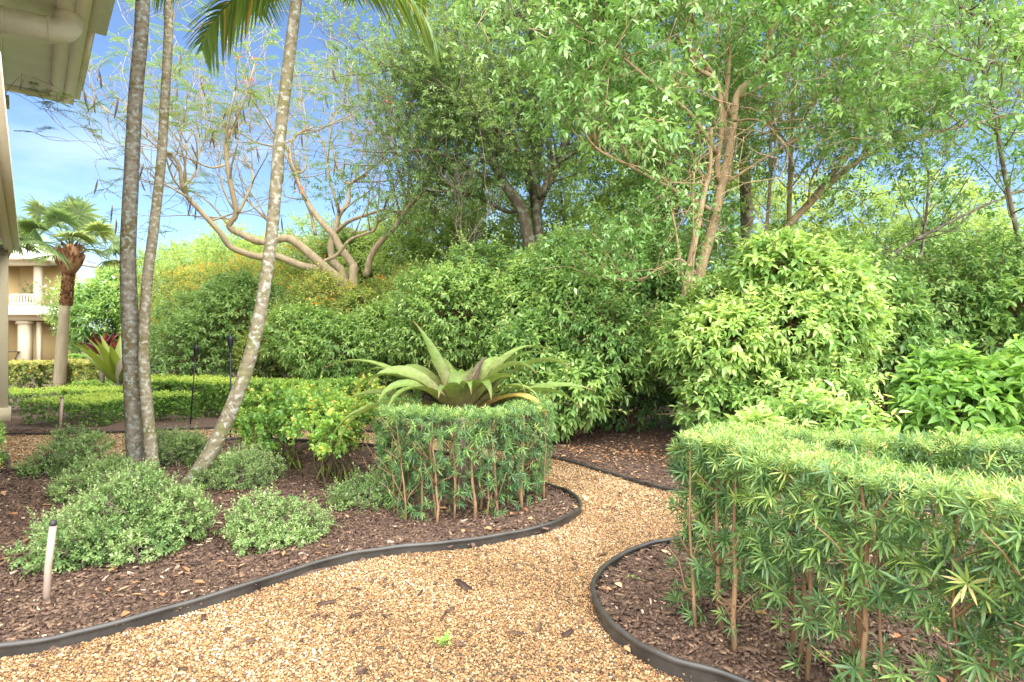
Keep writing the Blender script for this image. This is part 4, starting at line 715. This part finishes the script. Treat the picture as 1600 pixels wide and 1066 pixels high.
def fan_palm(label, base, ht, lean, nleaf, pet, rad, r0, boots=True, name='fan_palm'):
    t = thing(name, label, 'palm', (*base, 0), 'fan palms'); b0 = np.array([*base, 0.]); top = b0 + np.array([lean, 0, ht]); k = np.linspace(0, 1, 14)
    p = b0 + (top - b0) * k[:, None]; p[:, 0] += -.12 * np.sin(k * 3.1) * abs(lean); m = MB(); m.tube(p[:9], np.linspace(r0 * 1.1, r0 * .82, 9), 14); m.build('trunk', M['sabal'], t, True)
    m = MB(); m.tube(p[8:], np.linspace(r0 * .72, r0 * .6, 6), 12)
    n = 420; z = rng.random(n); th = rng.uniform(0, 6.28, n); zz = (.6 + .42 * z) * ht; rr = np.where(zz < ht * .84, r0 * .72, r0 * (.95 + 1.05 * np.sin(np.clip((zz / ht - .84) / .2, 0, 1) * math.pi) ** .8))
    ctr = b0 + (top - b0) * (zz / ht)[:, None]; rad_ = np.stack([np.cos(th), np.sin(th), 0 * th], -1)
    m.leaves(ctr + rad_ * (rr * .8)[:, None], unit(rad_ * .6 + [0, 0, .7]), rad_, np.where(zz < ht * .84, .12, .22), .09, rng.random(n), .3, 0); m.tube(b0 + (top - b0) * np.linspace(.82, 1.04, 8)[:, None], r0 * np.array([.7, 1.3, 1.75, 1.95, 1.9, 1.65, 1.2, .5]), 12, .4)
    m.build('boots', M['boots'], t)
    b = MB(); c = top + [0, 0, .05]
    for q in range(nleaf):
        az = q * 2.39996; el = R(82 - 92 * (q / nleaf) ** .9); fan_leaf(b, c, (math.cos(az) * math.cos(el), math.sin(az) * math.cos(el), math.sin(el)), pet * rng.uniform(.8, 1.1), rad * rng.uniform(.85, 1.1), rng.normal(0, .35), rng.uniform(.25, .8))
    b.build('crown', M['fan'], t)
fan_palm('fan palm with shaggy brown boots, standing in front of the far house', (W(93, 0, 17)[0], 17), 4.2, .33, 25, 1.15, .74, .155)
fan_palm('fan palm whose crown peeks out behind the near house corner', (-18.1, 20.0), 5.0, .2, 22, .85, .75, .2)
fan_palm('fan palm half hidden in the foliage behind the poinciana limbs', (-5.2, 17.5), 3.6, .1, 24, .9, .9, .2)
fan_palm('fan palm far behind, between the near fan palm and the lichen trunk', (-21.2, 31.0), 4.2, .2, 20, 1.1, 1.0, .22)

# ------------------------------------------------------------------ houses
EA = np.array([.642, -.766, 0]); EB = np.array([-.766, -.642, 0]); EC = np.array([-8.43, 11.07, 0])
def hb(m, s0, s1, t0, t1, z0, z1):
    c = EC + EA * (s0 + s1) / 2 + EB * (t0 + t1) / 2 + np.array([0, 0, (z0 + z1) / 2]); m.box(c, (s1 - s0) / 2, (t1 - t0) / 2, (z1 - z0) / 2, EA, EB)
t = thing('near_house', 'cream two-storey house whose eave and gutter fill the top left corner', 'house', EC + EA * 4 + EB * 3)
m = MB(); hb(m, .9, 9.2, 1.5, 7, 0, 6.12); hb(m, -.1, .9, 2.2, 7, 0, 3.4); m.build('wall', M['wall'], t)
m = MB(); hb(m, .14, 9.3, .16, 7.2, 6.10, 6.16); m.build('soffit', M['soffit'], t)
m = MB(); hb(m, 0, 9.3, .17, .36, 6.055, 6.098); hb(m, .02, .2, .37, 7, 6.055, 6.098); hb(m, .3, 9.2, .96, 1.2, 5.75, 6.098); hb(m, .3, .5, 1.2, 1.6, 5.75, 6.09); m.build('trim_board', M['trim'], t)
m = MB(); hb(m, -.02, 9.32, .0, .16, 6.04, 6.36); hb(m, -.02, .135, .162, 7.2, 6.045, 6.36); m.build('fascia', M['trim'], t)
m = MB(); hb(m, 3.3, 9.3, -.24, -.003, 6.10, 6.34); hb(m, -.02, 3.3, -.10, -.003, 6.16, 6.36); m.build('gutter', M['gutter'], t)
m = MB(); z = 6.365
q = [EC + EA * -.05 + EB * -.15, EC + EA * 9.3 + EB * -.15, EC + EA * 9.3 + EB * 4, EC + EA * 3.5 + EB * 4]; V = [np.array([*a[:2], z + (2.0 if k > 1 else 0)]) for k, a in enumerate(q)]
V += [v + [0, 0, .08] for v in V]; m.add(V, [[3, 2, 1, 0], [4, 5, 6, 7], [0, 1, 5, 4], [1, 2, 6, 5], [2, 3, 7, 6], [3, 0, 4, 7]])
V = [np.array([*(EC + EA * a + EB * b)[:2], z + c]) for a, b, c in ((-.05, -.15, 0), (3.5, 4, 2.), (3.5, 4.5, 2.), (-.05, 7.3, 0))]; V += [v + [0, 0, .075] for v in V]
m.add(V, [[3, 2, 1, 0], [4, 5, 6, 7], [0, 1, 5, 4], [1, 2, 6, 5], [2, 3, 7, 6], [3, 0, 4, 7]]); m.build('roof', M['roof'], t)
m = MB(); e = EC + EA * 3.75; pts = [e + EB * .22 + np.array([0, 0, 6.12]), e + EB * .22 + np.array([0, 0, 6.0])] + [e + EB * (.22 + .2 * (1 - math.cos(a))) + np.array([0, 0, 5.98 - .2 * math.sin(a)]) for a in np.linspace(.2, 1.57, 8)] + [e + EB * .9 + [0, 0, 5.74], e + EB * 1.5 + [0, 0, 5.70]]
m.tube(np.array(pts), .165, 14)
for k in (2, 9, 10): m.tube(np.array([pts[k], np.array(pts[k]) * .9 + np.array(pts[k + 1]) * .1]), .175, 14)
m.build('downspout', M['gutter'], t)
m = MB(); hb(m, .36, .62, .98, 1.24, 3.4, 5.8); hb(m, -.45, -.12, .95, 1.3, .0, 3.2); hb(m, -.49, -.08, .91, 1.34, 0, .28); hb(m, .30, .68, .92, 1.30, 5.62, 5.749); m.build('column', M['wall'], t)
m = MB(); V = [EC + EA * a + EB * b + np.array([0, 0, c]) for a, b, c in ((-.55, .88, 3.3), (9, .88, 3.3), (9, 2.2, 3.9), (-.1, 2.2, 3.9))]; V += [v + [0, 0, .07] for v in V]
m.add(V, [[3, 2, 1, 0], [4, 5, 6, 7], [0, 1, 5, 4], [1, 2, 6, 5], [2, 3, 7, 6], [3, 0, 4, 7]]); m.build('porch_roof', M['roof'], t)
m = MB(); hb(m, -.54, 9, .88, 1.0, 3.16, 3.29); hb(m, -.54, -.40, 1.0, 2.2, 3.16, 3.29); hb(m, -.5, 9, .79, .878, 3.22, 3.34); m.build('porch_fascia', M['trim'], t)
# far house
def X_(px, d): return (px - 800) / F_ * d
D = 30.0; t = thing('far_house', 'tan two-storey house with columned porch and balcony beyond the fan palm', 'house', (X_(10, D), D + 3, 0))
m = MB(); m.box((X_(-95, D), D + 3.2, 3.0), 4.0, 1.0, 3.0); m.box((X_(25, D), D + 2.0, 1.3), 1.6, .1, 1.3); m.box((X_(18, D), D + 2.0, 4.2), 1.2, .1, 1.4); m.build('wall', M['tanwall'], t)
m = MB(); m.box((X_(40, D), D, 1.27), .24, .20, 1.27); m.box((X_(40, D), D, 2.46), .30, .26, .08); m.box((X_(54, D), D + .3, 1.25), .09, .09, 1.25); m.box((X_(50, D), D + .4, 4.25), .15, .13, 1.3); m.build('column', M['wall'], t)
for z_, x_, y_ in ((2.72, 2.6, .45), (5.62, 2.2, .35)): m = MB(); m.box((X_(0, D), D + .2, z_), x_, y_, .15); m.build('beam', M['wall'], t)
def hip(m, x0, x1, y0, y1, z, rise, ins):
    V = [(x0, y0, z), (x1, y0, z), (x1, y1, z), (x0, y1, z), (x0, y0 + ins, z + rise), (x1 - ins, y0 + ins, z + rise), (x1 - ins, y1 - .1, z + rise), (x0, y1 - .1, z + rise)]
    m.add(V, [[3, 2, 1, 0], [4, 5, 6, 7], [0, 1, 5, 4], [1, 2, 6, 5], [2, 3, 7, 6], [3, 0, 4, 7]])
m = MB(); hip(m, X_(-60, D), X_(89, D), D - .9, D + 3, 3.0, .42, 1.3); hip(m, X_(-60, D), X_(83, D), D - .6, D + 3.6, 5.85, .9, 1.8); m.build('roof', M['roof'], t)
m = MB(); m.box((X_(15, D), D - .95, 2.93), 2.5, .05, .1); m.box((X_(88.5, D), D + 1.0, 2.93), .05, 1.9, .1); m.box((X_(12, D), D - .65, 5.78), 2.4, .05, .1); m.box((X_(82.5, D), D + 1.4, 5.78), .05, 2.0, .1); m.build('fascia', M['trim'], t)
for b_ in (((X_(15, D), D + .45, 2.87), 2.4, 1.3, .02), ((X_(12, D), D + .9, 5.76), 2.3, 1.5, .02)): m = MB(); m.box(*b_); m.build('soffit', M['soffit'], t)
m = MB(); x0, x1 = X_(5, D), X_(46, D); m.box(((x0 + x1) / 2, D + .4, 3.95), (x1 - x0) / 2, .04, .03); m.box(((x0 + x1) / 2, D + .4, 3.48), (x1 - x0) / 2, .04, .03)
for x in np.arange(x0, x1, .15): m.box((x, D + .4, 3.71), .025, .02, .21)
m.build('railing', M['trim'], t)
t = thing('balcony_plant', 'small dark leafy plant standing on the far house balcony', 'plant', (X_(28, D), D + .9, 3.5))
m = MB(); P = np.array([X_(28, D), D + .9, 4.15]) + rng.normal(0, 1, (60, 3)) * [.3, .2, .22]; shoots(m, P, unit(rdir(60) + [0, 0, .6]), 5, .08, .12, .05, 1.0, .2, .2); m.build('leaves', M['shrub_dark'], t)
m = MB(); m.tube([(X_(28, D), D + .9, 3.45), (X_(28, D), D + .9, 3.7), (X_(28, D), D + .9, 3.72)], [.14, .19, .19], 10); m.build('pot', M['iron'], t)
t = thing('patio_table', 'black metal table on the far house porch', 'table', (X_(22, D), D - .2, 0))
m = MB(); m.box((X_(22, D), D - .2, .95), .5, .35, .02); m.build('table_top', M['iron'], t)
for sx in (-1, 1):
    m = MB(); m.tube([(X_(22, D) + sx * .45, D - .2, 0), (X_(22, D) + sx * .2, D - .2, .5), (X_(22, D) + sx * .4, D - .2, .93)], .025, 6); m.build('leg', M['iron'], t)

# ------------------------------------------------------------------ torches, stakes, hose, seedlings
def torch(label, base, top, rdn):
    t = thing('garden_torch', label, 'torch', (*base[:2], .0), 'black garden torches'); b = np.array([base[0], base[1], -.05]); tp = np.asarray(top); ax = unit(tp - b)
    m = MB(); m.tube([b, b * .5 + tp * .5 + rng.normal(0, .004, 3), tp - ax * .26], .0115, 8); m.build('pole', M['torch'], t, True)
    m = MB(); pr = [(0, .013), (.02, .016), (.06, .026), (.13, .040), (.19, .047), (.205, .047), (.212, .041)]; m.tube([tp - ax * .27 + ax * a for a, _ in pr], [r for _, r in pr], 16); m.build('canister', M['torch'], t, True)
    m = MB(); pr = [(.213, .036), (.222, .030), (.235, .014), (.25, .013), (.27, .009)]; m.tube([tp - ax * .27 + ax * a for a, _ in pr], [r for _, r in pr], 12); m.build('snuffer_cap', M['torch'], t, True)
b1 = G(297, 666); torch('shorter black torch leaning slightly, left of the taller one', (*b1, 0), W(307, 537, b1[1]), 0)
b2_ = G(360, 691); torch('taller straight black torch beside the leaning palm trunk', (*b2_, 0), W(360, 521, b2_[1]), 0)
g = G(72, 948); t = thing('pipe_stake', 'pale pinkish pipe stake stuck in the mulch at the left foreground', 'stake', (*g, 0))
tp = W(83, 822, g[1] + .02); m = MB(); m.tube([(*g, -.05), ((g[0] + tp[0]) / 2, g[1], tp[2] / 2), tp], .018, 14); m.build('pipe', M['pvc'], t, True)
m = MB(); m.tube([tp, tp + [0, 0, .012], tp + [0, 0, .03], tp + [0, 0, .034]], [.014, .019, .016, .004], 12); m.build('sprinkler_head', M['iron'], t, True)
g = G(93, 672); t = thing('wooden_stake', 'slim wooden stake in front of the long low hedge on the left', 'stake', (*g, 0)); tp = W(97, 622, g[1])
m = MB(); m.tube([(*g, -.05), tp], .026, 6); m.build('post', M['pvc'], t); m = MB(); m.tube([tp, tp + [0, 0, .03]], [.034, .03], 8); m.build('cap', M['twig'], t)
hp = catmull([(*W(-60, 0, 6.6)[:2], .02), (*G(-20, 735), .03), (*G(6, 718), .09), (*G(14, 728), .06), (*G(10, 742), .03), (*G(-6, 752), .02), (*G(-60, 760), .02)], 6)
m = MB(); m.tube(hp, .016, 8); tag(m.build('garden_hose', M['edging'], smooth=True), 'dark curved hose lying on the gravel at the left picture edge', 'hose')
def seedling(label, px, py, n, ln):
    g = G(px, py); t = thing('seedling', label, 'plant', (*g, .01)); m = MB(); P = np.array([*g, .03]) + rng.normal(0, 1, (n, 3)) * [ln * .6, ln * .6, .008]
    shoots(m, P, unit(rdir(n) * .6 + [0, 0, 1]), 5, .02, ln, ln * .5, 1.1, .1, .7, .1); m.build('leaves', M['shrub_bright'], t)
    m = MB(); t4 = np.linspace(0, 1, 4)[None, :, None]; B = np.array([*g, .0]); m.tubes(B * (1 - t4) + P[:, None] * t4, .0015, 4); m.build('stems', M['box'], t)
seedling('tiny bright green weed growing out of the gravel path', 690, 1012, 8, .03)
seedling('small green weed in the right mulch bed beside the edging', 995, 915, 5, .035)
seedling('green weed on the mulch at the foot of the nearest hedge', 1290, 1050, 6, .05)
